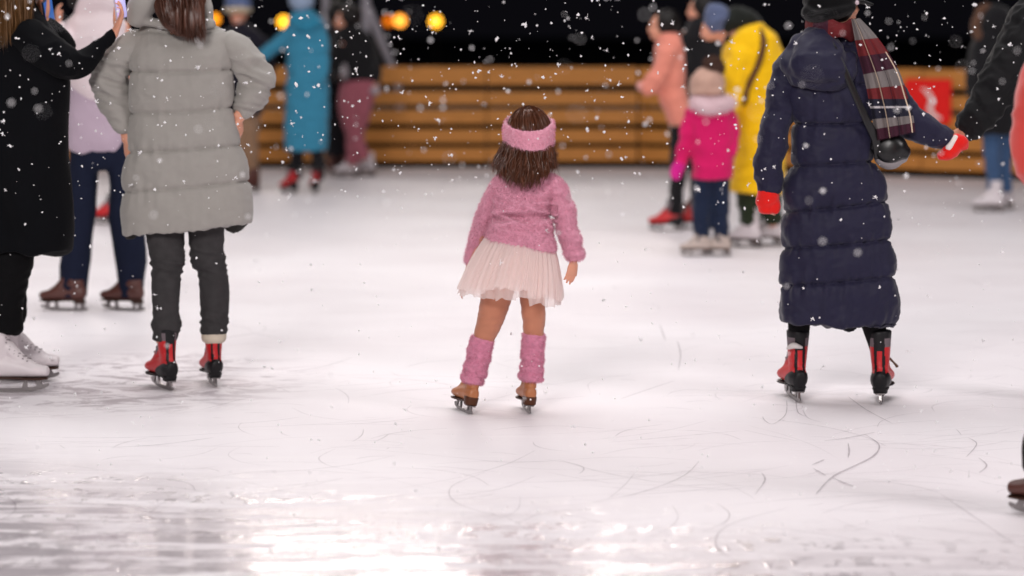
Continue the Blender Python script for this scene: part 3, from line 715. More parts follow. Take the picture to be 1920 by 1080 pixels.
    # jeans
    jm = mat('jeans_charcoal', '#3a3839', .85, .2, vary=.35, vscale=26, bump=.4, bscale=420)
    def knee(co_, n_):
        px, py = proj(co_); e = math.exp(-((py - 492) / 30) ** 2) + .8 * math.exp(-((py - 608) / 20) ** 2) + .12
        a = .5 - abs(noise.noise(Vector((co_.x * 4, co_.y * 6, co_.z * 30 + co_.x * 8)))) * 2.5
        return n_ * a * .010 * e
    f.add('jeans', fuse('jeans', [f.tube(LL, n=40, seg=32, cap=(.2, .1)), f.tube(RL, n=40, seg=32, cap=(.2, .1)),
                                  f.rows([(330, 280, 420, 0, 50), (395, 275, 424, 0, 48)], n=4, seg=24)], .0062, 2, knee), jm)
    skate(f, 315, 731, 28, 'red', 1.0, 0, shaft=.225, label='red and black skate turned out to the left')
    skate(f, 402, 724, 16, 'red', .97, 0, shaft=.225)
    f.add('sock', smooth(mesh('sock', [f.tube([(401, 618, d2, 24), (401, 632, d2, 24)], n=3, seg=24)])), mat('sock_cream', '#cbbfae', .9))
    # hair
    hm = mat('hair_chestnut', '#3a2118', .4, .5, vary=.7, vscale=16, stretch=(8, 8, .5), tint='#6a4030')
    base = fuse('hair', [ell(p(335, -70, .0), (44 * m, 52 * m, 52 * m)), f.rows([(-60, 292, 380, -.02, 40), (-20, 288, 385, -.05, 36), (20, 292, 385, -.11, 26), (50, 308, 385, -.135, 16), (66, 328, 380, -.14, 9)], n=24, seg=28, cap=(.3, .5))], .007, 3, wr(.006, 30, 30, 3, 4))
    rnd = random.Random(21); paths = []
    for i in range(1900):
        a = rnd.random(); s_ = a * 2 - 1; r0 = p(335 + 45 * s_, -75 + 30 * abs(s_) + rnd.uniform(-10, 10), -.02 - .07 * math.sqrt(max(0, 1 - s_ * s_)))
        low = 78 - 42 * (1 - a) ** 1.6 - 6 * a ** 4 + rnd.gauss(0, 5)
        r1 = p(303 + 80 * a + rnd.gauss(0, 2.5), low, -.15 - rnd.uniform(0, .025)); ph = rnd.uniform(-.6, .6); pts = []
        for t in range(9):
            u = t / 8; pts.append(r0.lerp(r1, u) + Vector((math.sin(u * 6 + a * 8 + ph) * .008 * u, -.03 * math.sin(u * math.pi) * (1 - .5 * s_ * s_), 0)))
        paths.append(pts)
    for i in range(1200):
        a = rnd.uniform(0, 6.28); pts = []
        for t in range(7):
            e = t / 6 * math.pi * .55; pts.append(p(335, -70) + Vector((math.cos(a) * math.sin(e) * 45 * m, math.sin(a) * math.sin(e) * 53 * m, math.cos(e) * 53 * m)))
        paths.append(pts)
    sm_ = mesh('s', [strands(paths, .0016, 3)]); b2 = bmesh.new(); b2.from_mesh(base); b2.from_mesh(sm_); b2.to_mesh(base); b2.free()
    f.add('hair', smooth(base), hm)
grey_woman()

# ------------------------------------------------------------------ woman in the long navy puffer
def plaid(u, v):
    """material index of the scarf at u across, v along its hanging length"""
    if .335 < u < .365: return 5
    if .91 < u < .935 and v > .3: return 5
    if .60 < u < .62: return 3
    y = 36 + v * 228
    for y1, i in ((78, 2), (108, 0), (138, 1), (168, 2), (190, 0), (204, 3), (210, 4), (226, 3), (241, 2), (300, 1)):
        if y < y1: return i
    return 0
def plaid_mats():
    return [mat('plaid_red', '#6c2327', .9, vary=.2, vscale=60, bump=.3), mat('plaid_maroon', '#3d1a2a', .9, vary=.2, bump=.3), mat('plaid_grey', '#77706f', .9, vary=.15, bump=.3),
            mat('plaid_navy', '#20202f', .9, vary=.2, bump=.3), mat('plaid_pale_line', '#b5b0b4', .9), mat('plaid_cream_line', '#d5bfa8', .9)]
def navy_woman():
    f = Fig(1570, 755, 'woman in ankle-length navy puffer coat, plaid scarf and red mittens holding a hand'); p, m = f.p, f.m
    d1, d2 = ground(0, 752).y - f.Y, ground(0, 755).y - f.Y
    LL = [(1532, 380, 0, 36), (1512, 500, 0, 28), (1500, 590, d1, 22), (1498, 615, d1, 21), (1496, 650, d1, 17), (1496, 668, d1, 16)]; RL = [(1600, 380, 0, 36), (1618, 500, 0, 28), (1634, 590, d2, 24), (1639, 612, d2, 23), (1646, 650, d2, 17), (1649, 668, d2, 16)]
    q, M, k = simple_body(f, (1568, 6, .02), [(1562, 60, .02, 24), (1562, 95, .02, 58, 34), (1562, 150, .02, 56, 34), (1562, 230, 0, 46, 28), (1563, 300, 0, 52, 30), (1568, 380, 0, 54, 34)],
        [[(1500, 120, .02, 22), (1466, 215, 0, 17), (1449, 275, 0, 15), (1441, 335, 0, 12), (1441, 365, 0, 11)], [(1625, 120, .02, 22), (1672, 195, .02, 17), (1720, 236, 0, 14), (1765, 260, 0, 11), (1782, 268, 0, 11)],
         thin(LL), thin(RL)],
        vox=.0085, yaw=-62, hands=[hand(p(1441, 362), p(1440, 400) - p(1441, 362), (-.6, -.7, 0), .13, 30, 4, -1), hand(p(1779, 268), p(1786, 280) - p(1779, 268), (0, -.3, .9), .07, 50, 2, 1)])
    nm = mat('coat_navy', '#1b1933', .62, .25, sheen=.12, vary=.15, vscale=14, bump=.2, bscale=120)
    seams = [(1470, 150, 1600, 158), (1470, 232, 1650, 229), (1470, 309, 1646, 301), (1463, 397, 1666, 378), (1463, 466, 1675, 449), (1461, 536, 1682, 519)]
    co = fuse('coat', [f.rows([(52, 1528, 1600, .02, 26), (68, 1500, 1622, .01, 36), (92, 1482, 1642, .01, 46), (130, 1470, 1656, 0, 54), (175, 1472, 1655, 0, 56), (230, 1481, 1644, 0, 54), (270, 1484, 1638, 0, 53), (307, 1480, 1644, 0, 55), (345, 1469, 1660, 0, 58), (390, 1465, 1668, 0, 60), (430, 1463, 1673, 0, 62), (480, 1463, 1679, 0, 64), (530, 1462, 1684, 0, 66), (575, 1463, 1686, 0, 66, 8), (600, 1463, 1686, 0, 66, 12), (611, 1464, 1685, 0, 64, 15)], n=70, seg=60, sq=2.5, cap=(.5, .05))],
              .0068, 3, both(quilt(seams, .022, groove=.011, wamp=.012, sh=.36), wr(.003, 16, 16, 30, 6), wr(.005, 5, 5, 6, 3, False)))
    f.add('coat', co, nm)
    sl = lambda n_, a_=.007: (lambda u, th: a_ * abs(math.sin(math.pi * u * n_ + .5 * math.cos(th))) ** .45 - a_)
    crs = both(wr(.009, 7, 6, 13, 5), wr(.003, 28, 28, 34, 2))
    f.add('sleeve', fuse('sleeve', [f.tube([(1494, 104, .01, 24, 34), (1478, 132, 0, 30, 36), (1466, 175, -.01, 30, 34), (1460, 215, -.02, 29, 32), (1450, 262, -.03, 29.5, 31), (1442, 310, -.03, 29, 29), (1441, 345, -.03, 26, 26), (1442, 361, -.03, 24, 24)], n=50, seg=32, mod=sl(4.6), cap=(.5, .1))], .0072, 3, crs), nm)
    f.add('sleeve', fuse('sleeve', [f.tube([(1622, 95, .01, 26, 34), (1640, 140, .01, 34, 36), (1668, 185, 0, 36, 34), (1700, 224, 0, 34, 32), (1735, 244, 0, 28, 28), (1764, 257, 0, 24, 24), (1781, 264, 0, 21, 21)], n=50, seg=32, mod=sl(5.3), cap=(.5, .1))], .0072, 3, crs), nm)
    f.add('hood', fuse('hood', [f.rows([(62, 1508, 1558, -.06, 26), (80, 1492, 1575, -.09, 36), (105, 1482, 1586, -.11, 42), (132, 1480, 1590, -.12, 44), (150, 1492, 1580, -.12, 38), (157, 1508, 1562, -.11, 26)], n=24, seg=32),
                                f.tube([(1504, 76, -.02, 18), (1484, 112, -.06, 20), (1494, 138, -.10, 22, 24), (1535, 150, -.14, 22, 18), (1578, 140, -.12, 22, 24), (1592, 110, -.08, 16, 20)], n=24, seg=20)], .0078, 5, both(wr(.009, 9, 9, 12, 7), wr(.004, 22, 22, 22, 2))), nm)
    f.add('back_vent', smooth(fuse('back_vent', [f.tube([(1572, 602, -.10, 5, 3), (1592, 610, -.08, 14, 6), (1610, 604, -.10, 5, 3)], n=8, seg=14)], .005, 2)), mat('vent_black', '#0d0d14', .8))
    tm = mat('tights_black', '#0e0c0f', .8, .2, vary=.3)
    f.add('trousers', fuse('trousers', [f.tube(LL, n=26, seg=24), f.tube(RL, n=26, seg=24), f.rows([(350, 1510, 1625, 0, 40), (400, 1505, 1630, 0, 40)], n=4)], .008, 3), tm)
    skate(f, 1493, 752, 6, 'red', 1.08, 1, shaft=.225, pitch=0)
    sk = skate(f, 1652, 756, -12, 'red', 1.1, -2, shaft=.225, pitch=0)
    f.add('lace_end', smooth(mesh('lace_end', [f.tube([(1668, 672, d2, 2.5), (1676, 680, d2 - .01, 2), (1682, 687, d2 - .01, 3)], n=6, seg=8)])), mat('lace_brown', '#5d4638', .8))
    f.add('sock', smooth(mesh('sock', [f.tube([(1478, 652, d1 - .05, 3, 6), (1488, 648, d1 - .07, 6, 8), (1502, 651, d1 - .06, 3, 6)], n=8, seg=12)])), mat('sock_white', '#cfc8c6', .9))
    # mittens
    rm = mat('mitten_red', '#e01a14', .85, .2, sheen=.3, vary=.15, vscale=40, bump=.4, bscale=250)
    f.add('mitten', mitten([(1441, 356, -.03, 20), (1440, 368, -.03, 22), (1438, 380, -.03, 22, 18), (1437, 391, -.03, 17, 14)], f, [(1452, 376, -.04, 9), (1456, 388, -.04, 9), (1454, 396, -.04, 7)]), rm)
    f.add('mitten', mitten([(1780, 266, -.0, 17), (1786, 274, -.01, 20, 18), (1776, 287, -.02, 15, 16), (1764, 292, -.02, 9, 10)], f, [(1792, 262, -.02, 13), (1803, 266, -.03, 13), (1808, 274, -.02, 9)]), rm)
    f.add('mitten_cuff', fuse('mitten_cuff', [f.tube([(1778, 278, -.045, 7, 6), (1786, 266, -.05, 5, 5), (1792, 256, -.045, 5, 5)], n=10, seg=14)], .005, 3), mat('cuff_white', '#e8dcd8', .8))
    # cap with brim and badge
    cm = mat('cap_black', '#0b0b0d', .9, .15, sheen=.1, vary=.3, bump=.4, bscale=200)
    cy = Matrix.Rotation(R(-8), 3, 'Y')
    f.add('cap', fuse('cap', [ell(p(1557, -2, .0), (52 * m, 50 * m, 40 * m), cy), f.tube([(1514, 22, -.02, 14, 30), (1530, 30, -.03, 16, 40), (1560, 24, -.03, 16, 46), (1592, 14, -.02, 12, 36)], n=14, seg=20)], .007, 5, wr(.004, 12, 12, 12, 3)), cm)
    f.add('cap_brim', fuse('cap_brim', [f.tube([(1590, 4, .0, 5, 34), (1612, 3, .02, 4, 30), (1632, 8, .03, 3, 20)], n=12, seg=20)], .005, 2), cm)
    f.add('cap_badge', smooth(mesh('cap_badge', [ell(p(1607, 5, -.10), (.009, .006, .010))])), mat('badge_pale', '#cbb8c0', .4))
    f.add('hair', fuse('hair', [ell(p(1566, 10, .02), (36 * m, 42 * m, 38 * m))], .008, 2), mat('hair_black', '#120d0c', .5, vary=.5, stretch=(8, 8, 1)))
    # scarf: wound round the neck, one pleated end down over the right shoulder
    pm_ = plaid_mats()
    V, Fc, MI = [], [], []
    n, sg = 30, 60
    for i in range(n + 1):
        a = 2 * math.pi * i / n
        for j in range(sg + 1):
            t = 2 * math.pi * j / sg; c = p(1564 - 2, 52 - 5 * math.sin(t - .8), .0); rr = 42 * m * (1 + .06 * math.sin(3 * t)); tb = 14 * m * (1 + .25 * math.sin(t * 5 + 2) * math.cos(a * 2))
            V.append(c + Vector(((rr + tb * .7 * math.cos(a)) * math.cos(t), (rr * 1.0 + tb * .7 * math.cos(a)) * math.sin(t), tb * 1.25 * math.sin(a))))
    for i in range(n):
        for j in range(sg):
            Fc.append((i * (sg + 1) + j, i * (sg + 1) + j + 1, (i + 1) * (sg + 1) + j + 1, (i + 1) * (sg + 1) + j)); MI.append(0 if (j // 6) % 3 else (2 if (j // 6) % 2 else 1))
    lft = [(1596, 36), (1606, 90), (1621, 150), (1631, 200), (1642, 264)]; rgt = [(1612, 34), (1642, 66), (1668, 102), (1688, 138), (1702, 182), (1712, 216), (1716, 247)]
    nu, nv = 90, 110; b0 = len(V)
    for side in (0, 1):
        for i in range(nv + 1):
            v = i / nv; l_ = cr([list(x) for x in lft], v); r_ = cr([list(x) for x in rgt], v)
            for j in range(nu + 1):
                u = j / nu; x = l_[0] + (r_[0] - l_[0]) * u; y = l_[1] + (r_[1] - l_[1]) * u
                ple = .012 * math.sin(u * 22 + v * 2) * (.4 + .6 * v) + .006 * math.sin(u * 41 + 1) * v
                dy = -.105 - .07 * math.sin(math.pi * (u * .8 + .1)) + ple + .05 * u - (0 if side == 0 else -.010)
                if i == nv: y += 2.5 * math.sin(j * 2.2)
                V.append(p(x, y, dy))
    W_ = nu + 1; o2 = (nv + 1) * W_
    for side in (0, 1):
        for i in range(nv):
            for j in range(nu):
                a = b0 + side * o2 + i * W_ + j; Fc.append((a, a + 1, a + W_ + 1, a + W_)); MI.append(plaid(j / nu, i / nv))
    for i in range(nv):
        for j in (0, nu): a = b0 + i * W_ + j; Fc.append((a, a + W_, a + W_ + o2, a + o2)); MI.append(plaid(j / nu, i / nv))
    for j in range(nu):
        for i in (0, nv): a = b0 + i * W_ + j; Fc.append((a, a + 1, a + 1 + o2, a + o2)); MI.append(1)
    me = bpy.data.meshes.new('scarf'); me.from_pydata([tuple(v) for v in V], [], Fc); me.update(); smooth(me)
    f.add('scarf', me, pm_); me.polygons.foreach_set('material_index', MI)
    # shoulder bag
    bo = p(1668, 288, -.06); t = thing('shoulder_bag', tuple(bo), 'black crossbody bag with grey underside at the hip of the navy coat', 'bag')
    bk = mat('bag_black', '#0c0c0e', .35, .5, vary=.2)
    put('bag_body', fuse('bag_body', [f.tube([(1648, 272, -.06, 16, 14), (1662, 284, -.06, 30, 22), (1680, 290, -.06, 28, 22), (1694, 292, -.06, 14, 14)], n=18, seg=28, sq=2.4)], .006, 3), mat('bag_grey', '#8f8a8c', .5), t)
    put('bag_flap', fuse('bag_flap', [f.tube([(1640, 268, -.075, 17, 14), (1662, 276, -.075, 30, 24), (1684, 282, -.075, 26, 24), (1698, 287, -.075, 13, 14)], n=18, seg=28, sq=2.4)], .006, 3), bk, t)
    put('bag_strap', smooth(mesh('bag_strap', [f.tube([(1548, 66, -.10, 6, 2.5), (1566, 96, -.16, 6, 2.5), (1586, 138, -.17, 6, 2.5), (1606, 184, -.165, 6, 2.5), (1626, 228, -.15, 7, 2.5), (1642, 262, -.12, 8, 3), (1646, 296, -.09, 7, 3)], n=40, seg=14, sq=3)])), bk, t)
navy_woman()

# ------------------------------------------------------------------ woman at the left edge, dark coat, taking a picture
def black_woman():
    f = Fig(15, 733, 'long-haired woman in long black coat and white skates at the left edge raising two phones'); p, m = f.p, f.m
    d1 = ground(0, 733).y - f.Y; d2 = ground(0, 714).y - f.Y
    hd1 = hand(p(217, 58, .0), p(230, 20, -.01) - p(217, 58), (.75, .2, .25), .17, 26, 6, 1, 40)
    hd2 = hand(p(86, 40, .05), p(72, 4, .05) - p(86, 40, .05), (-.8, -.5, 0), .17, 24, 6, 1, 40)
    LL = [(24, 380, 0, 46), (20, 470, d1, 46), (14, 520, d1, 40), (6, 570, d1, 38), (2, 592, d1, 42), (-1, 604, d1, 46), (-6, 614, d1, 36), (-8, 624, d1, 26)]; RL = [(44, 380, d2 * .6, 40), (34, 470, d2, 30), (26, 540, d2, 26), (24, 596, d2, 26), (24, 606, d2, 24)]
    q, M, k = simple_body(f, (38, -48, .0), [(34, 12, .02, 26), (34, 50, .02, 46, 38), (36, 120, .02, 54, 50), (36, 200, 0, 46, 46), (36, 290, 0, 54, 52), (30, 380, 0, 50, 50)],
        [[(58, 72, -.06, 24), (105, 112, -.06, 20), (150, 116, -.03, 17), (185, 88, 0, 12), (212, 64, 0, 10)], [(60, 60, .12, 22), (110, 92, .12, 17), (122, 84, .10, 15), (98, 55, .06, 11), (86, 42, .05, 10)],
         thin(LL, .6), thin(RL)], vox=.0065, yaw=-88, hands=[hd1, hd2])
    eyes(f, q, k, M)
    cm = mat('coat_black', '#05060a', .85, .12, sheen=.02, vary=.35, vscale=8, bump=.3, bscale=300)
    def drape(co_, n_):
        px, py = proj(co_); g = max(0, min(1, (py - 180) / 220))
        return n_ * (.045 * g * noise.noise(Vector((co_.x * 7 + co_.z * 1.5, co_.y * 7, co_.z * 1.3 + 3))) + .004 * noise.noise(co_ * 12))
    f.add('coat', fuse('coat', [f.rows([(6, 4, 66, .02, 32), (22, -6, 74, .0, 40), (38, -24, 86, .0, 52), (70, -40, 112, .02, 60), (110, -48, 126, .02, 64), (160, -50, 131, .01, 64), (210, -50, 129, 0, 64), (270, -50, 128, 0, 66), (340, -48, 130, 0, 68), (400, -42, 133, 0, 70), (440, -36, 135, 0, 70), (468, -34, 134, 0, 68, -2), (476, -30, 128, 0, 64, -4)], n=60, seg=48, sq=2.3, cap=(.4, .05))], .0085, 4, drape), cm)
    f.add('sleeve', fuse('sleeve', [f.tube([(48, 62, -.08, 34), (78, 88, -.10, 36), (112, 112, -.09, 34), (145, 120, -.06, 27), (168, 106, -.03, 21), (192, 84, -.01, 14), (216, 60, 0, 9)], n=40, seg=28, cap=(.5, .1))], .007, 4, wr(.007, 12, 12, 16, 5)), cm)
    f.add('sleeve', fuse('sleeve', [f.tube([(48, 52, .12, 26), (90, 78, .13, 26), (118, 90, .12, 24), (112, 72, .09, 20), (96, 52, .06, 16), (86, 40, .05, 11)], n=36, seg=28, cap=(.5, .1))], .007, 4, wr(.006, 12, 12, 16, 6)), cm)
    tm = mat('trousers_black', '#070709', .85, .15, vary=.3)
    f.add('trousers', fuse('trousers', [f.tube(LL, n=40, seg=28, cap=(.2, .1)),
                                        f.tube(RL, n=30, seg=24, cap=(.2, .1))], .007, 3, wr(.006, 6, 6, 22, 2)), tm)
    skate(f, -6, 735, -86, 'white', 1.06, 0, shaft=.235, pitch=0)
    skate(f, 18, 714, -80, 'white', 1.04, 4, shaft=.235, pitch=0)
    hm = mat('hair_golden', '#5f3f22', .45, .5, vary=.6, vscale=14, stretch=(8, 8, .5), tint='#8a6238')
    base = fuse('hair', [ell(p(30, -58, .0), (50 * m, 44 * m, 50 * m)), f.rows([(-50, -22, 60, -.0, 40), (-10, -28, 64, -.02, 44), (30, -34, 58, -.03, 46), (60, -36, 36, -.05, 40), (85, -36, 10, -.06, 30)], n=20, seg=26)], .008, 3, wr(.006, 30, 30, 3, 4))
    rnd = random.Random(31); paths = []
    for i in range(1700):
        a = rnd.random(); r0 = p(-18 + 80 * a, -62 + rnd.uniform(-25, 15), -.03 - .09 * math.sqrt(max(0, 1 - (2 * a - 1) ** 2)))
        low = 105 - 58 * a ** 1.3 + rnd.gauss(0, 8); r1 = p(-38 + 98 * a ** 1.15 + rnd.gauss(0, 3), low, -.12 + .02 * a - rnd.uniform(0, .015)); pts = []; ph = rnd.uniform(-.5, .5)
        for t in range(9):
            u = t / 8; pts.append(r0.lerp(r1, u) + Vector((math.sin(u * 5 + a * 6 + ph) * .010 * u, -.035 * math.sin(u * math.pi), 0)))
        paths.append(pts)
    sm_ = mesh('s', [strands(paths, .0017, 3)]); b2 = bmesh.new(); b2.from_mesh(base); b2.from_mesh(sm_); b2.to_mesh(base); b2.free()
    f.add('hair', smooth(base), hm)
    def phone(c, rot, label, scol, e):
        Mx = Matrix.Rotation(R(rot[2]), 3, 'Z') @ Matrix.Rotation(R(rot[1]), 3, 'Y') @ Matrix.Rotation(R(rot[0]), 3, 'X')
        t = thing('smartphone', tuple(c), label, 'phone')
        put('phone_case', mesh('phone_case', [box(c, (.074, .009, .150), Mx)], .003), mat('case_' + scol, '#c9bfd2' if scol != '#2a64b4' else '#15203a', .4), t)
        put('phone_screen', mesh('phone_screen', [box(c + Mx @ Vector((0, -.0052, 0)), (.067, .0012, .142), Mx)]), mat('screen_' + scol, scol, .3, emit=(scol, e)), t)
    phone(p(224, 4, .0), (0, -12, 62), 'phone with pale lilac screen held up beside the grey hood', '#b9b4e6', .8)
    phone(p(91, 26, .05), (10, -28, 66), 'phone with blue lit screen held near the golden hair', '#2a64b4', .45)
black_woman()

# ------------------------------------------------------------------ person in the white and lilac jacket behind
def lilac_person():
    f = Fig(190, 581, 'person in white and lilac jacket, wide navy trousers and brown skates'); p, m = f.p, f.m
    q, M, k = simple_body(f, (163, -34, 0), [(178, 8, 0, 20), (180, 50, 0, 46, 30), (182, 130, 0, 46, 34), (184, 200, 0, 42, 32), (186, 270, 0, 46, 34)],
        [[(140, 50, 0, 18), (122, 100, -.06, 14), (112, 70, -.14, 11), (110, 46, -.16, 10)], [(225, 50, 0, 18), (236, 110, 0, 14), (230, 160, -.1, 11)], [(158, 262, 0, 26), (150, 400, 0, 20), (140, 530, 0, 14), (139, 556, 0, 12)], [(214, 262, 0, 24), (237, 400, 0, 20), (245, 530, 0, 14), (245, 556, 0, 12)]], vox=.009, yaw=110,
        hands=[hand(p(110, 46, -.16), (-.1, -.1, 1), (-1, -.4, 0), .15, 25)])
    eyes(f, q, k, M)
    wm = mat('jacket_white', '#dccdd0', .85, .2, sheen=.2, vary=.06, vscale=10, bump=.3); lm = mat('jacket_lilac', '#b7a4b4', .9, .2, sheen=.3, vary=.08, bump=.4, bscale=200)
    f.add('jacket', fuse('jacket', [f.rows([(140, 132, 238, .0, 40), (170, 128, 240, 0, 42), (220, 127, 241, 0, 43), (262, 127, 241, 0, 42), (272, 129, 240, 0, 39, -4)], n=20, seg=36, sq=2.4)], .01, 4, wr(.006, 6, 6, 8, 2)), lm)
    f.add('jacket_yoke', fuse('jacket_yoke', [f.rows([(2, 158, 214, 0, 26), (20, 142, 226, 0, 34), (45, 122, 236, -.02, 42), (90, 116, 240, -.02, 46), (140, 122, 240, -.02, 47), (172, 136, 238, -.02, 44)], n=24, seg=36), f.tube([(140, 50, -.02, 22), (124, 80, -.10, 20), (113, 62, -.15, 15), (110, 48, -.16, 13)], n=14, seg=18), f.tube([(215, 14, -.03, 15), (190, -2, -.08, 18), (165, 4, -.08, 16), (150, 22, -.06, 12)], n=14, seg=18)], .01, 4, wr(.009, 6, 6, 7, 8)), wm)
    nm = mat('trousers_navy', '#141a2e', .9, .2, vary=.2, vscale=20, bump=.4, bscale=300)
    f.add('trousers', fuse('trousers', [f.tube([(158, 262, 0, 30), (156, 330, 0, 28), (150, 400, 0, 29), (143, 470, 0, 28), (138, 530, 0, 27), (137, 556, 0, 27)], n=30, seg=26, cap=(.2, .05)), f.tube([(214, 262, 0, 28), (230, 330, 0, 28), (237, 400, 0, 33), (243, 470, 0, 32), (245, 530, 0, 26), (245, 556, 0, 24)], n=30, seg=26, cap=(.2, .05)), f.rows([(250, 132, 238, 0, 36), (300, 132, 244, 0, 34)], n=5, seg=26)], .009, 3, wr(.009, 7, 7, 3, 4)), nm)
    skate(f, 143, 583, 78, 'brown', 1.0, 0, shaft=.09, vox=.007); skate(f, 252, 583, 66, 'brown', 1.0, 0, shaft=.09, vox=.007)
    f.add('hair', fuse('hair', [ell(p(168, -42, .02), (34 * m, 36 * m, 36 * m)), ell(p(150, -8, -.03), (16 * m, 20 * m, 18 * m)), ell(p(138, 2, -.03), (10 * m, 12 * m, 12 * m))], .008, 3, wr(.012, 22, 22, 22, 5)), mat('hair_black', '#120d0c', .5))
lilac_person()

# ------------------------------------------------------------------ right edge: dark jacket holding the red mitten
def dark_jacket():
    f = Fig(2005, 752, 'person in black puffer jacket at the right edge whose long sleeve reaches the red mitten'); p, m = f.p, f.m
    simple_body(f, (2010, -50, .0), [(2008, 18, 0, 26), (2008, 60, 0, 64, 36), (2008, 150, 0, 64, 40), (2008, 260, 0, 56, 38), (2008, 380, 0, 60, 40)],
        [[(1948, 60, 0, 26), (1905, 105, -.01, 19), (1865, 165, -.02, 16), (1826, 220, -.01, 12), (1806, 246, 0, 11)], [(2070, 60, 0, 24), (2095, 180, 0, 17), (2100, 300, 0, 12)], [(1980, 380, 0, 36), (1980, 540, 0, 24), (1980, 700, 0, 15)], [(2040, 380, 0, 36), (2045, 540, 0, 24), (2050, 700, 0, 15)]],
        vox=.009, yaw=0, hands=[hand(p(1806, 246), (-.85, 0, -.5), (-.2, -.9, 0), .09, 45, 2)])
    cm = mat('coat_soft_black', '#0d0d10', .75, .25, sheen=.03, vary=.3, vscale=12, bump=.25, bscale=200)
    sl = lambda u, th: .010 * abs(math.sin(math.pi * u * 9 + .6 * math.cos(th))) ** .5 - .010
    f.add('coat', fuse('coat', [f.rows([(30, 1965, 2050, 0, 40), (60, 1935, 2085, 0, 50), (150, 1930, 2095, 0, 56), (300, 1932, 2092, 0, 56), (420, 1930, 2096, 0, 58)], n=30, seg=36, sq=2.5)], .01, 4, wr(.012, 4, 4, 9, 4)), cm)
    f.add('sleeve', fuse('sleeve', [f.tube([(1965, 12, 0, 48), (1935, 55, -.01, 52), (1905, 108, -.02, 46), (1872, 160, -.02, 43), (1843, 205, -.01, 37), (1818, 235, 0, 30), (1804, 246, 0, 24)], n=60, seg=32, mod=sl, cap=(.5, .1))], .0075, 3, both(wr(.010, 12, 12, 14, 4), wr(.004, 24, 24, 24, 2))), cm)
    f.add('sleeve', fuse('sleeve', [f.tube([(2065, 50, 0, 40), (2095, 150, 0, 36), (2105, 250, 0, 30), (2105, 310, 0, 22)], n=20, seg=20)], .012, 3), cm)
    f.add('trousers', fuse('trousers', [f.tube([(1980, 380, 0, 44), (1980, 540, 0, 34), (1980, 700, 0, 26)], n=14, seg=20), f.tube([(2040, 380, 0, 44), (2045, 540, 0, 34), (2050, 700, 0, 26)], n=14, seg=20)], .012, 3), mat('trousers_black', '#070709', .85))
    skate(f, 1985, 752, 10, 'white', 1.05, 0, vox=.008); skate(f, 2050, 752, -10, 'white', 1.05, 0, vox=.008)
    f.add('collar', fuse('collar', [f.tube([(2008, 0, 0, 32), (2008, 40, 0, 42)], n=6, seg=20)], .01, 3), cm)
    f.add('hair', fuse('hair', [ell(p(2010, -62, -.01), (44 * m, 50 * m, 46 * m)), ell(p(2010, -30, -.05), (36 * m, 26 * m, 40 * m))], .01, 2), mat('hair_black', '#120d0c', .5))
dark_jacket()
def coral_person():
    f = Fig(1990, 965, 'person in coral red coat and dark skates, cut off by the right edge'); p, m = f.p, f.m
    simple_body(f, (2040, -70, .0), [(2040, 30, 0, 36), (2040, 90, 0, 84, 48), (2040, 200, 0, 84, 50), (2040, 340, 0, 70, 50), (2040, 480, 0, 84, 56)],
        [[(1975, 90, 0, 34), (1950, 200, 0, 26), (1948, 280, 0, 22), (1975, 360, -.08, 18), (2000, 400, -.1, 16)], [(2110, 90, 0, 32), (2130, 250, 0, 22), (2130, 400, 0, 16)], [(2000, 480, 0, 48), (1985, 700, 0, 32), (1985, 900, 0, 18)], [(2090, 480, 0, 48), (2095, 700, 0, 32), (2100, 900, 0, 18)]], vox=.012, yaw=60)
    rm = mat('coat_coral', '#d4463f', .7, .3, sheen=.3, vary=.1, bump=.2)
    f.add('coat', fuse('coat', [f.rows([(60, 1990, 2090, 0, 56), (110, 1950, 2130, 0, 70), (300, 1955, 2128, 0, 74), (480, 1940, 2142, 0, 80), (600, 1935, 2150, 0, 84)], n=30, seg=36, sq=2.4)], .011, 4, wr(.012, 4, 4, 9, 4)), rm)
    f.add('sleeve', fuse('sleeve', [f.tube([(1990, 90, 0, 52), (1958, 170, 0, 50), (1944, 240, 0, 46), (1944, 290, 0, 46), (1962, 340, -.04, 42), (1990, 385, -.08, 34)], n=40, seg=28)], .009, 3, wr(.010, 9, 9, 14, 4)), rm)
    f.add('sleeve', fuse('sleeve', [f.tube([(2100, 90, 0, 50), (2136, 200, 0, 44), (2140, 320, 0, 40), (2135, 410, 0, 30)], n=30, seg=24)], .011, 3, wr(.010, 9, 9, 14, 9)), rm)
    f.add('hood', fuse('hood', [f.tube([(1985, 50, -.05, 26), (2040, 66, -.14, 30), (2095, 50, -.05, 26), (2085, 20, .06, 24), (2000, 20, .06, 24), (1985, 48, -.04, 24)], n=30, seg=18), f.tube([(2040, 10, 0, 46), (2040, 70, 0, 56)], n=6, seg=20)], .011, 4, wr(.012, 7, 7, 9, 3)), rm)
    bm2 = mat('trousers_dark_brown', '#1c1312', .85, vary=.3)
    f.add('trousers', fuse('trousers', [f.tube([(2000, 560, 0, 56), (1985, 700, 0, 48), (1975, 800, 0, 52), (1968, 870, 0, 50), (1990, 905, 0, 36)], n=24, seg=24), f.tube([(2090, 560, 0, 56), (2095, 700, 0, 48), (2100, 900, 0, 36)], n=24, seg=24)], .011, 3, wr(.008, 6, 6, 16, 4)), bm2)
    skate(f, 2012, 972, 62, 'brown', 1.0, 0, vox=.007); skate(f, 2100, 968, 40, 'brown', 1.0, 0, vox=.008)
    f.add('hair', fuse('hair', [ell(p(2040, -80, 0), (60 * m, 66 * m, 66 * m))], .012, 2), mat('hair_black', '#120d0c', .5))
coral_person()

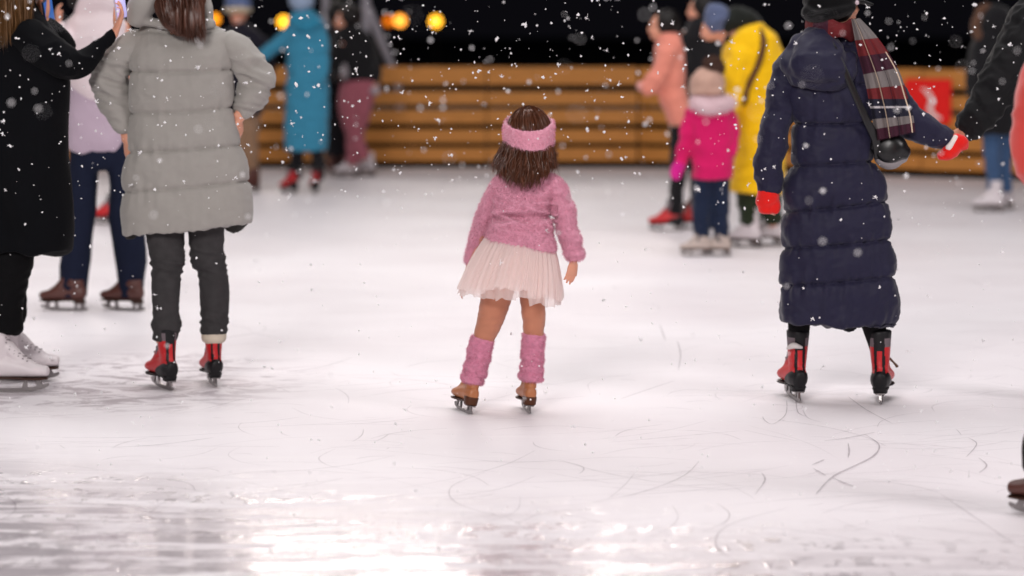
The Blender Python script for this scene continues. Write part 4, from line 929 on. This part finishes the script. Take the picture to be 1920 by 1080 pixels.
# ------------------------------------------------------------------ the blurred skaters near the fence
def far(px, py, label, hd, hh, yaw, torso, limbs, clothes, skates, hair=None, pitch=0, hat=None, group='skaters farther back on the ice', face=True, hands=()):
    """clothes: (name, colour, [shapes]) ; a shape is ('r', rows) or ('t', rows)"""
    f = Fig(px, py, label, group)
    for cl in clothes:
        if cl[0] in ('trousers', 'leggings', 'jeans') and len(cl[2]) > 1: limbs = limbs[:2] + [thin(s[1], .7) for s in cl[2] if s[0] == 't']
    q, M, k = simple_body(f, hd, torso, limbs, .012, [h(f) for h in hands], yaw, pitch, hh)
    if face: eyes(f, q, k, M)
    for nm, col, shapes in clothes:
        P = [f.rows(s[1], n=24, seg=30, sq=2.3, cap=(.5, .1)) if s[0] == 'r' else (f.tube(s[1], n=22, seg=20, cap=(.5, .3)) if s[0] == 't' else ell(f.p(*s[1][:3]), [x * f.m for x in s[1][3:6]])) for s in shapes]
        f.add(nm, fuse(nm, P, .011, 4, both(wr(.012, 6, 6, 9, len(nm)), wr(.004, 20, 20, 20, 3))), mat('cloth_' + col, col, .85, .2, sheen=.15, vary=.1, vscale=12, bump=.3, bscale=200))
    if hair: f.add('hair', fuse('hair', [ell(f.p(*e[:3]), [x * f.m for x in e[3:6]]) for e in hair[1]], .011, 3, wr(.006, 20, 20, 5, 3)), mat('hair_' + hair[0], hair[0], .5, vary=.5, stretch=(8, 8, 1)))
    for (x, y, yw, st, sh) in skates: skate(f, x, y, yw, st, 1.0 if hh > .2 else .8, 0, shaft=sh, vox=.009)
    return f
F1 = far(575, 363, 'skater in long turquoise blue coat and pale hat, one arm stretched left, red skates', (566, 8, .0), .225, 10,
    [(568, 36, 0, 13), (572, 55, 0, 28, 20), (574, 110, 0, 28, 20), (575, 170, 0, 26, 20), (575, 230, 0, 28, 20)],
    [[(552, 55, 0, 12), (528, 78, 0, 9), (505, 96, 0, 7), (490, 106, 0, 6)], [(598, 55, 0, 12), (606, 100, 0, 9), (604, 150, 0, 7)], [(560, 230, 0, 16), (556, 290, 0, 10), (553, 345, 0, 8)], [(592, 230, 0, 16), (596, 290, 0, 10), (598, 345, 0, 8)]],
    [('coat', '#37819f', [('r', [(22, 549, 590, 0, 16), (38, 540, 602, 0, 22), (70, 536, 608, 0, 25), (120, 537, 612, 0, 26), (180, 535, 617, 0, 28), (235, 533, 616, 0, 30), (281, 532, 613, 0, 30)]), ('t', [(556, 50, 0, 16), (534, 72, 0, 14), (512, 90, 0, 13), (492, 105, 0, 11), (478, 114, 0, 9)]), ('t', [(596, 50, 0, 15), (604, 90, -.02, 14), (605, 130, -.06, 12), (598, 158, -.1, 10)])]),
     ('coat_hood', '#2b7d9c', [('t', [(548, 34, -.06, 11), (575, 52, -.11, 14), (600, 36, -.06, 11)])]), ('trousers', '#141216', [('t', [(560, 260, 0, 13), (556, 300, 0, 12), (555, 335, 0, 11)]), ('t', [(592, 260, 0, 13), (597, 300, 0, 12), (598, 335, 0, 11)])]),
     ('hat', '#8e9fb8', [('e', (565, 0, 0, 24, 27, 24))])], [(550, 364, 40, 'red', .2), (592, 364, 14, 'red', .2)], face=False)
far(470, 360, 'skater in dark jacket, tan trousers and blue cream knit hat', (447, 28, .0), .225, 165,
    [(450, 58, 0, 13), (455, 78, 0, 30, 20), (458, 150, 0, 28, 20), (460, 215, 0, 28, 20)],
    [[(425, 80, 0, 12), (412, 120, 0, 9), (425, 160, -.1, 7)], [(488, 80, 0, 12), (503, 125, 0, 9), (495, 160, -.1, 7)], [(450, 215, 0, 16), (448, 290, 0, 11), (446, 345, 0, 8)], [(470, 215, 0, 16), (472, 290, 0, 11), (474, 345, 0, 8)]],
    [('jacket', '#191622', [('r', [(50, 434, 470, 0, 18), (66, 415, 492, 0, 24), (110, 406, 504, 0, 28), (170, 412, 500, 0, 28), (215, 424, 490, 0, 26)]), ('t', [(420, 78, 0, 14), (410, 120, -.02, 13), (424, 152, -.1, 10)]), ('t', [(490, 78, 0, 14), (504, 122, -.02, 13), (494, 156, -.1, 10)])]),
     ('trousers', '#8d6e56', [('t', [(455, 205, 0, 20), (450, 270, 0, 16), (446, 332, 0, 14)]), ('t', [(468, 205, 0, 20), (468, 270, 0, 17), (474, 338, 0, 14)])]),
     ('hat', '#54648c', [('e', (446, 8, 0, 25, 27, 20))]), ('hat_band', '#c2b196', [('e', (446, 18, 0, 27, 29, 9))])], [(444, 358, 150, 'brown', .18), (478, 361, 140, 'brown', .18)])
far(633, 330, 'person in long black coat standing in front of the grey posts', (632, 30, .0), .225, 0,
    [(632, 56, 0, 12), (632, 72, 0, 24, 18), (632, 140, 0, 22, 18), (632, 200, 0, 22, 18)],
    [[(612, 75, 0, 10), (608, 120, 0, 8), (610, 165, 0, 6)], [(652, 75, 0, 10), (656, 120, 0, 8), (655, 165, 0, 6)], [(624, 200, 0, 12), (624, 260, 0, 9), (624, 315, 0, 7)], [(642, 200, 0, 12), (642, 260, 0, 9), (642, 315, 0, 7)]],
    [('coat', '#121117', [('r', [(52, 616, 648, 0, 14), (70, 608, 656, 0, 20), (140, 608, 656, 0, 22), (220, 610, 655, 0, 22), (296, 610, 655, 0, 23)]), ('t', [(612, 75, 0, 11), (608, 120, 0, 10), (610, 160, 0, 8)]), ('t', [(652, 75, 0, 11), (656, 120, 0, 10), (655, 160, 0, 8)])]), ('trousers', '#1d1822', [('t', [(624, 270, 0, 11), (624, 318, 0, 10)]), ('t', [(642, 270, 0, 11), (642, 318, 0, 10)])])],
    [(622, 331, 10, 'brown', .16), (642, 331, -10, 'brown', .16)], hair=('#0e0b0b', [(632, 26, -.01, 20, 22, 24)]), face=False)
far(672, 334, 'skater in black jacket and mauve trousers facing left with one white skate out', (645, 38, .0), .225, 95,
    [(655, 66, 0, 13), (662, 85, 0, 30, 20), (666, 120, 0, 27, 20), (674, 158, 0, 26, 20)],
    [[(640, 84, -.08, 12), (630, 118, -.10, 9), (644, 142, -.14, 7)], [(690, 86, .08, 12), (700, 124, .05, 9), (704, 162, -.06, 7)], [(664, 165, 0, 20), (654, 215, -.05, 14), (668, 265, 0, 10), (688, 305, 0, 8)], [(686, 165, 0, 20), (672, 220, .05, 14), (662, 270, .05, 10), (660, 312, .05, 8)]],
    [('jacket', '#141316', [('r', [(54, 634, 680, 0, 18), (72, 620, 700, 0, 24), (110, 616, 706, 0, 27), (150, 622, 705, 0, 26)]), ('t', [(636, 84, -.08, 14), (626, 116, -.10, 13), (640, 138, -.14, 10)]), ('t', [(690, 86, .06, 14), (702, 124, .05, 13), (704, 156, -.06, 10)])]),
     ('trousers', '#a05a66', [('t', [(664, 152, 0, 24), (656, 200, -.04, 21), (664, 250, 0, 16), (682, 296, 0, 12)]), ('t', [(684, 152, 0, 24), (676, 210, .04, 20), (664, 262, .05, 15), (661, 305, .05, 12)])]),
     ('glove', '#9a9296', [('e', (645, 134, -.16, 8, 10, 15))]), ('knee_glove', '#a79aa0', [('e', (704, 170, -.08, 11, 11, 10))])], [(694, 330, 70, 'white', .20), (662, 333, 100, 'white', .2)], hair=('#140e0d', [(658, 30, 0, 22, 22, 22)]))
far(1272, 434, 'skater in peach coat and black leggings facing left, one red skate forward', (1240, 50, .0), .225, 92,
    [(1250, 80, 0, 14), (1256, 100, 0, 22, 26), (1258, 140, 0, 24, 26), (1268, 190, 0, 24, 26), (1278, 226, 0, 26, 26)],
    [[(1250, 100, -.12, 13), (1240, 140, -.12, 10), (1216, 162, -.14, 8), (1206, 166, -.14, 7)], [(1268, 100, .12, 13), (1255, 140, .12, 10), (1225, 160, .12, 8)], [(1278, 226, 0, 20), (1272, 310, 0, 14), (1269, 400, 0, 10)], [(1294, 226, .08, 20), (1305, 310, .1, 14), (1312, 400, .12, 10)]],
    [('coat', '#e08c7a', [('r', [(66, 1236, 1274, 0, 26), (86, 1229, 1281, 0, 32), (130, 1227, 1284, 0, 34), (170, 1232, 1286, 0, 34), (205, 1243, 1296, 0, 34), (230, 1252, 1304, 0, 33)]), ('t', [(1252, 95, -.12, 19), (1238, 135, -.13, 19), (1222, 158, -.14, 18), (1206, 166, -.14, 14)])]),
     ('sleeve_cuff', '#d99a92', [('e', (1203, 163, -.14, 12, 10, 11))]), ('leggings', '#121014', [('t', [(1280, 222, 0, 24), (1273, 300, 0, 17), (1269, 360, 0, 14), (1268, 400, 0, 13)]), ('t', [(1294, 222, .08, 24), (1305, 300, .1, 17), (1312, 400, .12, 13)])])],
    [(1266, 434, 80, 'red', .2), (1312, 430, 80, 'red', .2)], hair=('#120d0c', [(1252, 42, 0, 26, 28, 26)]))
far(1330, 418, 'person in black jacket with dark hair standing between the peach and yellow coats', (1312, 18, .0), .225, 100,
    [(1316, 48, 0, 13), (1318, 66, 0, 34, 24), (1318, 120, 0, 32, 24), (1318, 180, 0, 30, 24), (1318, 215, 0, 30, 24)],
    [[(1288, 66, 0, 13), (1283, 115, 0, 10), (1290, 160, 0, 8)], [(1350, 66, 0, 13), (1358, 115, 0, 10), (1350, 160, 0, 8)], [(1308, 215, 0, 18), (1308, 300, 0, 13), (1308, 400, 0, 9)], [(1336, 215, 0, 18), (1338, 300, 0, 13), (1340, 400, 0, 9)]],
    [('jacket', '#131216', [('r', [(38, 1296, 1336, 0, 20), (55, 1284, 1352, 0, 28), (110, 1281, 1357, 0, 31), (170, 1284, 1354, 0, 31), (215, 1286, 1352, 0, 30)]), ('t', [(1288, 66, 0, 15), (1285, 112, 0, 14), (1290, 156, -.06, 11)]), ('t', [(1350, 66, 0, 15), (1356, 112, 0, 14), (1348, 156, -.06, 11)])]), ('trousers', '#15141a', [('t', [(1308, 208, 0, 20), (1308, 300, 0, 15), (1308, 398, 0, 12)]), ('t', [(1336, 208, 0, 20), (1338, 300, 0, 15), (1340, 398, 0, 12)])])],
    [(1308, 418, 90, 'brown', .2), (1340, 418, 90, 'brown', .2)], hair=('#0f0b0a', [(1320, 10, 0, 24, 27, 26)]))
far(1420, 464, 'adult in long yellow coat and grey-blue beanie bending forward over the small child', (1343, 56, .0), .225, 95,
    [(1372, 72, 0, 16), (1400, 82, 0, 32, 34), (1416, 130, 0, 40, 36), (1422, 200, 0, 38, 34), (1420, 260, 0, 40, 36)],
    [[(1392, 100, -.12, 16), (1384, 150, -.16, 12), (1376, 205, -.2, 9), (1373, 222, -.2, 8)], [(1400, 100, .14, 16), (1385, 150, .18, 12), (1370, 205, .2, 9)], [(1405, 260, 0, 26), (1404, 350, 0, 17), (1410, 430, 0, 11)], [(1440, 260, .1, 26), (1446, 350, .12, 17), (1450, 430, .12, 11)]],
    [('coat', '#f0bd08', [('r', [(52, 1388, 1436, 0, 30), (68, 1368, 1456, 0, 42), (100, 1354, 1468, 0, 50), (150, 1356, 1473, 0, 52), (210, 1374, 1473, 0, 50), (270, 1376, 1472, 0, 50), (320, 1372, 1472, 0, 52), (358, 1366, 1470, 0, 54, 4)]), ('t', [(1392, 100, -.10, 26), (1380, 140, -.14, 24), (1378, 180, -.18, 19), (1375, 208, -.2, 14)])]),
     ('hood_scarf', '#171a16', [('t', [(1358, 50, -.02, 18), (1380, 36, 0, 24), (1405, 40, 0, 20), (1426, 52, 0, 12)]), ('e', (1366, 74, 0, 14, 20, 12))]),
     ('trousers', '#26301f', [('t', [(1405, 345, 0, 26), (1406, 390, 0, 23), (1409, 418, 0, 20)]), ('t', [(1440, 345, .1, 26), (1447, 400, .12, 20), (1450, 418, .12, 18)])]), ('beanie', '#56607e', [('e', (1343, 36, 0, 27, 29, 32))])],
    [(1412, 465, 62, 'white', .24), (1452, 461, 62, 'white', .24)], pitch=-35)
fy = bpy.data.objects[[o.name for o in bpy.data.objects if o.get('label', '').startswith('adult in long yellow')][0]]
def yellow_bag():
    f = Fig(1420, 464, ''); t = thing('shoulder_bag', tuple(f.p(1394, 182, -.26)), 'brown strap bag slung across the back of the yellow coat', 'bag'); bm3 = mat('bag_brown', '#5a3716', .6)
    put('bag_strap', smooth(mesh('bag_strap', [f.tube([(1424, 54, -.1, 5, 3), (1432, 78, -.19, 6, 3), (1424, 115, -.215, 6, 3), (1408, 150, -.215, 6, 3), (1398, 172, -.21, 6, 3)], n=24, seg=10)])), bm3, t)
    put('bag_body', fuse('bag_body', [f.tube([(1398, 168, -.20, 6, 8), (1396, 182, -.20, 8, 10), (1392, 196, -.19, 5, 6)], n=12, seg=18, sq=3)], .008, 2), bm3, t)
yellow_bag()
KL = far(1334, 480, 'small child in magenta jacket and tan pompom hat, back turned, navy trousers, pale skates', (1328, 168, .0), .20, 8,
    [(1330, 196, 0, 14), (1332, 212, 0, 30, 22), (1334, 260, 0, 30, 22), (1334, 320, 0, 28, 22)],
    [[(1302, 212, 0, 11), (1288, 255, 0, 9), (1277, 300, 0, 7)], [(1362, 212, 0, 11), (1374, 260, 0, 9), (1370, 305, 0, 7)], [(1318, 320, 0, 15), (1315, 400, 0, 11), (1314, 455, 0, 9)], [(1348, 320, 0, 15), (1350, 400, 0, 11), (1352, 455, 0, 9)]],
    [('jacket', '#cf1560', [('r', [(192, 1308, 1356, 0, 20), (204, 1292, 1372, 0, 26), (240, 1292, 1377, 0, 30), (290, 1297, 1376, 0, 31), (334, 1298, 1373, 0, 31)]), ('t', [(1300, 210, 0, 15), (1290, 245, 0, 16), (1281, 280, 0, 14), (1274, 310, 0, 12)]), ('t', [(1364, 210, 0, 15), (1374, 250, 0, 14), (1372, 290, -.05, 12)])]),
     ('mitten', '#d41f8c', [('t', [(1275, 306, 0, 13), (1268, 325, 0, 12), (1264, 334, 0, 9)])]), ('fur_collar', '#e6cdd2', [('t', [(1302, 192, -.03, 12), (1318, 198, -.10, 15), (1345, 200, -.10, 15), (1368, 193, -.03, 12), (1335, 186, .08, 12)])]),
     ('trousers', '#17223a', [('t', [(1318, 325, 0, 19), (1315, 400, 0, 17), (1314, 456, 0, 16)]), ('t', [(1350, 325, 0, 19), (1351, 400, 0, 16), (1353, 456, 0, 15)])]),
     ('hat', '#bf9a8a', [('e', (1326, 156, 0, 33, 32, 30)), ('e', (1326, 170, 0, 33, 32, 16))]), ('pompom', '#5e4136', [('e', (1337, 127, 0, 18, 18, 18))])],
    [(1320, 481, 82, 'cream', .09), (1358, 481, 70, 'cream', .09)], face=False)
for ch in list(KL.root.children):
    if ch.name.startswith(('pompom', 'fur_collar')):
        old = ch.data; ch.data = fuzz(old, 5000, .028, .0012, 5); ch.data.materials.append(old.materials[0])
far(1866, 398, 'person in dark fur-hooded jacket, blue jeans and white skates by the fence', (1858, 44, .0), .225, 60,
    [(1862, 74, 0, 13), (1864, 92, 0, 34, 24), (1864, 150, 0, 32, 24), (1864, 240, 0, 30, 24)],
    [[(1834, 92, 0, 13), (1826, 150, 0, 10), (1832, 205, 0, 8)], [(1896, 92, 0, 13), (1904, 150, 0, 10), (1900, 205, 0, 8)], [(1858, 240, 0, 18), (1858, 300, 0, 13), (1862, 378, 0, 9)], [(1882, 240, .05, 18), (1884, 300, .08, 13), (1888, 378, .1, 9)]],
    [('jacket', '#121115', [('r', [(60, 1838, 1886, 0, 24), (80, 1822, 1906, 0, 30), (150, 1816, 1912, 0, 33), (215, 1820, 1908, 0, 33), (250, 1826, 1904, 0, 31)]), ('t', [(1834, 92, 0, 15), (1825, 150, 0, 15), (1832, 200, -.04, 11)]), ('t', [(1896, 92, 0, 15), (1906, 150, 0, 15), (1900, 200, -.04, 11)]), ('e', (1868, 44, 0, 32, 34, 36))]),
     ('fur_trim', '#5b3f30', [('t', [(1850, 84, -.05, 8), (1834, 66, -.06, 9), (1830, 44, -.04, 9), (1838, 22, -.02, 9), (1854, 12, 0, 8)])]),
     ('jeans', '#3c5578', [('t', [(1860, 240, 0, 19), (1861, 300, 0, 16), (1864, 356, 0, 13)]), ('t', [(1882, 240, .05, 19), (1882, 300, .08, 15), (1886, 356, .1, 12)])])],
    [(1868, 399, 76, 'white', .22), (1888, 393, 76, 'white', .22)])
far(212, 421, 'skater mostly hidden behind the navy trousers, one red skate showing', (216, 60, .0), .225, 90,
    [(220, 88, 0, 12), (222, 105, 0, 24, 20), (222, 200, 0, 22, 20)], [[(215, 105, -.1, 10), (210, 150, -.1, 8)], [(228, 105, .1, 10), (228, 150, .1, 8)], [(218, 220, 0, 14), (222, 320, 0, 10), (218, 395, 0, 8)], [(230, 220, .1, 14), (234, 320, .1, 10), (236, 395, .1, 8)]],
    [('jacket', '#17151a', [('r', [(82, 205, 236, 0, 18), (100, 200, 244, 0, 26), (220, 200, 244, 0, 28)])]), ('trousers', '#17151a', [('t', [(218, 210, 0, 16), (222, 320, 0, 12), (220, 398, 0, 11)]), ('t', [(232, 210, .1, 16), (234, 320, .1, 12), (236, 398, .1, 11)])])],
    [(216, 421, 84, 'red', .18), (238, 417, 84, 'red', .18)], hair=('#0f0b0a', [(220, 54, 0, 22, 24, 26)]))
# ================================================================== falling snow
def snow():
    rnd = random.Random(77); V, Fc = [], []
    def rv(): return Vector((rnd.gauss(0, 1), rnd.gauss(0, 1), rnd.gauss(0, 1))).normalized()
    def lump(c, r):
        b = len(V)
        for a in (Vector((1, 0, 0)), Vector((-1, 0, 0)), Vector((0, 1, 0)), Vector((0, -1, 0)), Vector((0, 0, 1)), Vector((0, 0, -1))): V.append(c + a * r * rnd.uniform(.6, 1.35) + rv() * r * .25)
        for i, j, k in ((0, 2, 4), (2, 1, 4), (1, 3, 4), (3, 0, 4), (2, 0, 5), (1, 2, 5), (3, 1, 5), (0, 3, 5)): Fc.append((b + i, b + j, b + k))
    def needle(a, c, r):
        d_ = c - a; s = d_.cross(rv()).normalized() * r; t = d_.cross(s).normalized() * r; b = len(V)
        V.extend([a + s, a + t, a - s, a - t, c]); mid = 4
        Fc.extend([(b, b + 1, b + 4), (b + 1, b + 2, b + 4), (b + 2, b + 3, b + 4), (b + 3, b, b + 4)])
    def flake(c, r, th):
        for i in range(rnd.randint(3, 6)):
            d_ = rv(); e = c + d_ * r * rnd.uniform(.4, 1.05); needle(c - d_ * r * .15, e, th)
            for k in range(rnd.randint(0, 3)):
                q = c.lerp(e, rnd.uniform(.3, .9)); needle(q, q + (d_ + rv() * .9).normalized() * r * rnd.uniform(.2, .45), th * .8)
        for i in range(rnd.randint(1, 3)): lump(c + rv() * r * .3, th * rnd.uniform(1.2, 2.6))
    def spot(lo, hi, sharp=True):
        px, py = rnd.uniform(-60, 1980), (rnd.uniform(-30, 1090) if rnd.random() < .6 else rnd.uniform(-30, 380)); Y = rnd.uniform(lo, hi); gy = ground(px, max(py, 75)).y
        if Y > gy * .97: Y = gy * rnd.uniform(.90, .975)
        return at(px, py, Y), Y * 1.01 / FPX
    for i in range(220):
        c, m = spot(9.3, 11.0); r = rnd.uniform(4.5, 10) if rnd.random() < .7 else rnd.uniform(8, 13); flake(c, r * m * .82, rnd.uniform(.5, 1.3) * m)
    for i in range(640):
        c, m = spot(9.2, 11.2); r = rnd.uniform(1.3, 2.6) * (1.5 if rnd.random() < .12 else 1); lump(c, r * m)
        if rnd.random() < .35: lump(c + rv() * r * m, r * m * .8)
    for i in range(1300):
        c, m = spot(9.0, 12.0); lump(c, rnd.uniform(.6, 1.3) * m)
    for i in range(110):
        c, m = spot(6.0, 7.6); lump(c, rnd.uniform(2.5, 5) * m)
    for i in range(80):
        c, m = spot(3.6, 5.2); lump(c, rnd.uniform(1.5, 3.5) * m)
    for i in range(300):
        c, m = spot(12, 22); lump(c, rnd.uniform(1.5, 3.5) * m)
    me = bpy.data.meshes.new('falling_snow'); me.from_pydata([tuple(v) for v in V], [], Fc); me.update()
    sm = bpy.data.materials.new('snow'); sm.use_nodes = True; N = sm.node_tree.nodes; L = sm.node_tree.links; p = N['Principled BSDF']
    p.inputs['Base Color'].default_value = (.97, .96, .97, 1); p.inputs['Roughness'].default_value = .8
    tl = N.new('ShaderNodeBsdfTranslucent'); tl.inputs[0].default_value = (.97, .96, .97, 1); mx = N.new('ShaderNodeMixShader'); mx.inputs[0].default_value = .5
    L.new(p.outputs[0], mx.inputs[1]); L.new(tl.outputs[0], mx.inputs[2]); L.new(mx.outputs[0], N['Material Output'].inputs[0])
    o = put('falling_snow', me, sm); tag(o, 'white snowflakes drifting down over the whole rink', 'snow', kind='stuff')
snow()
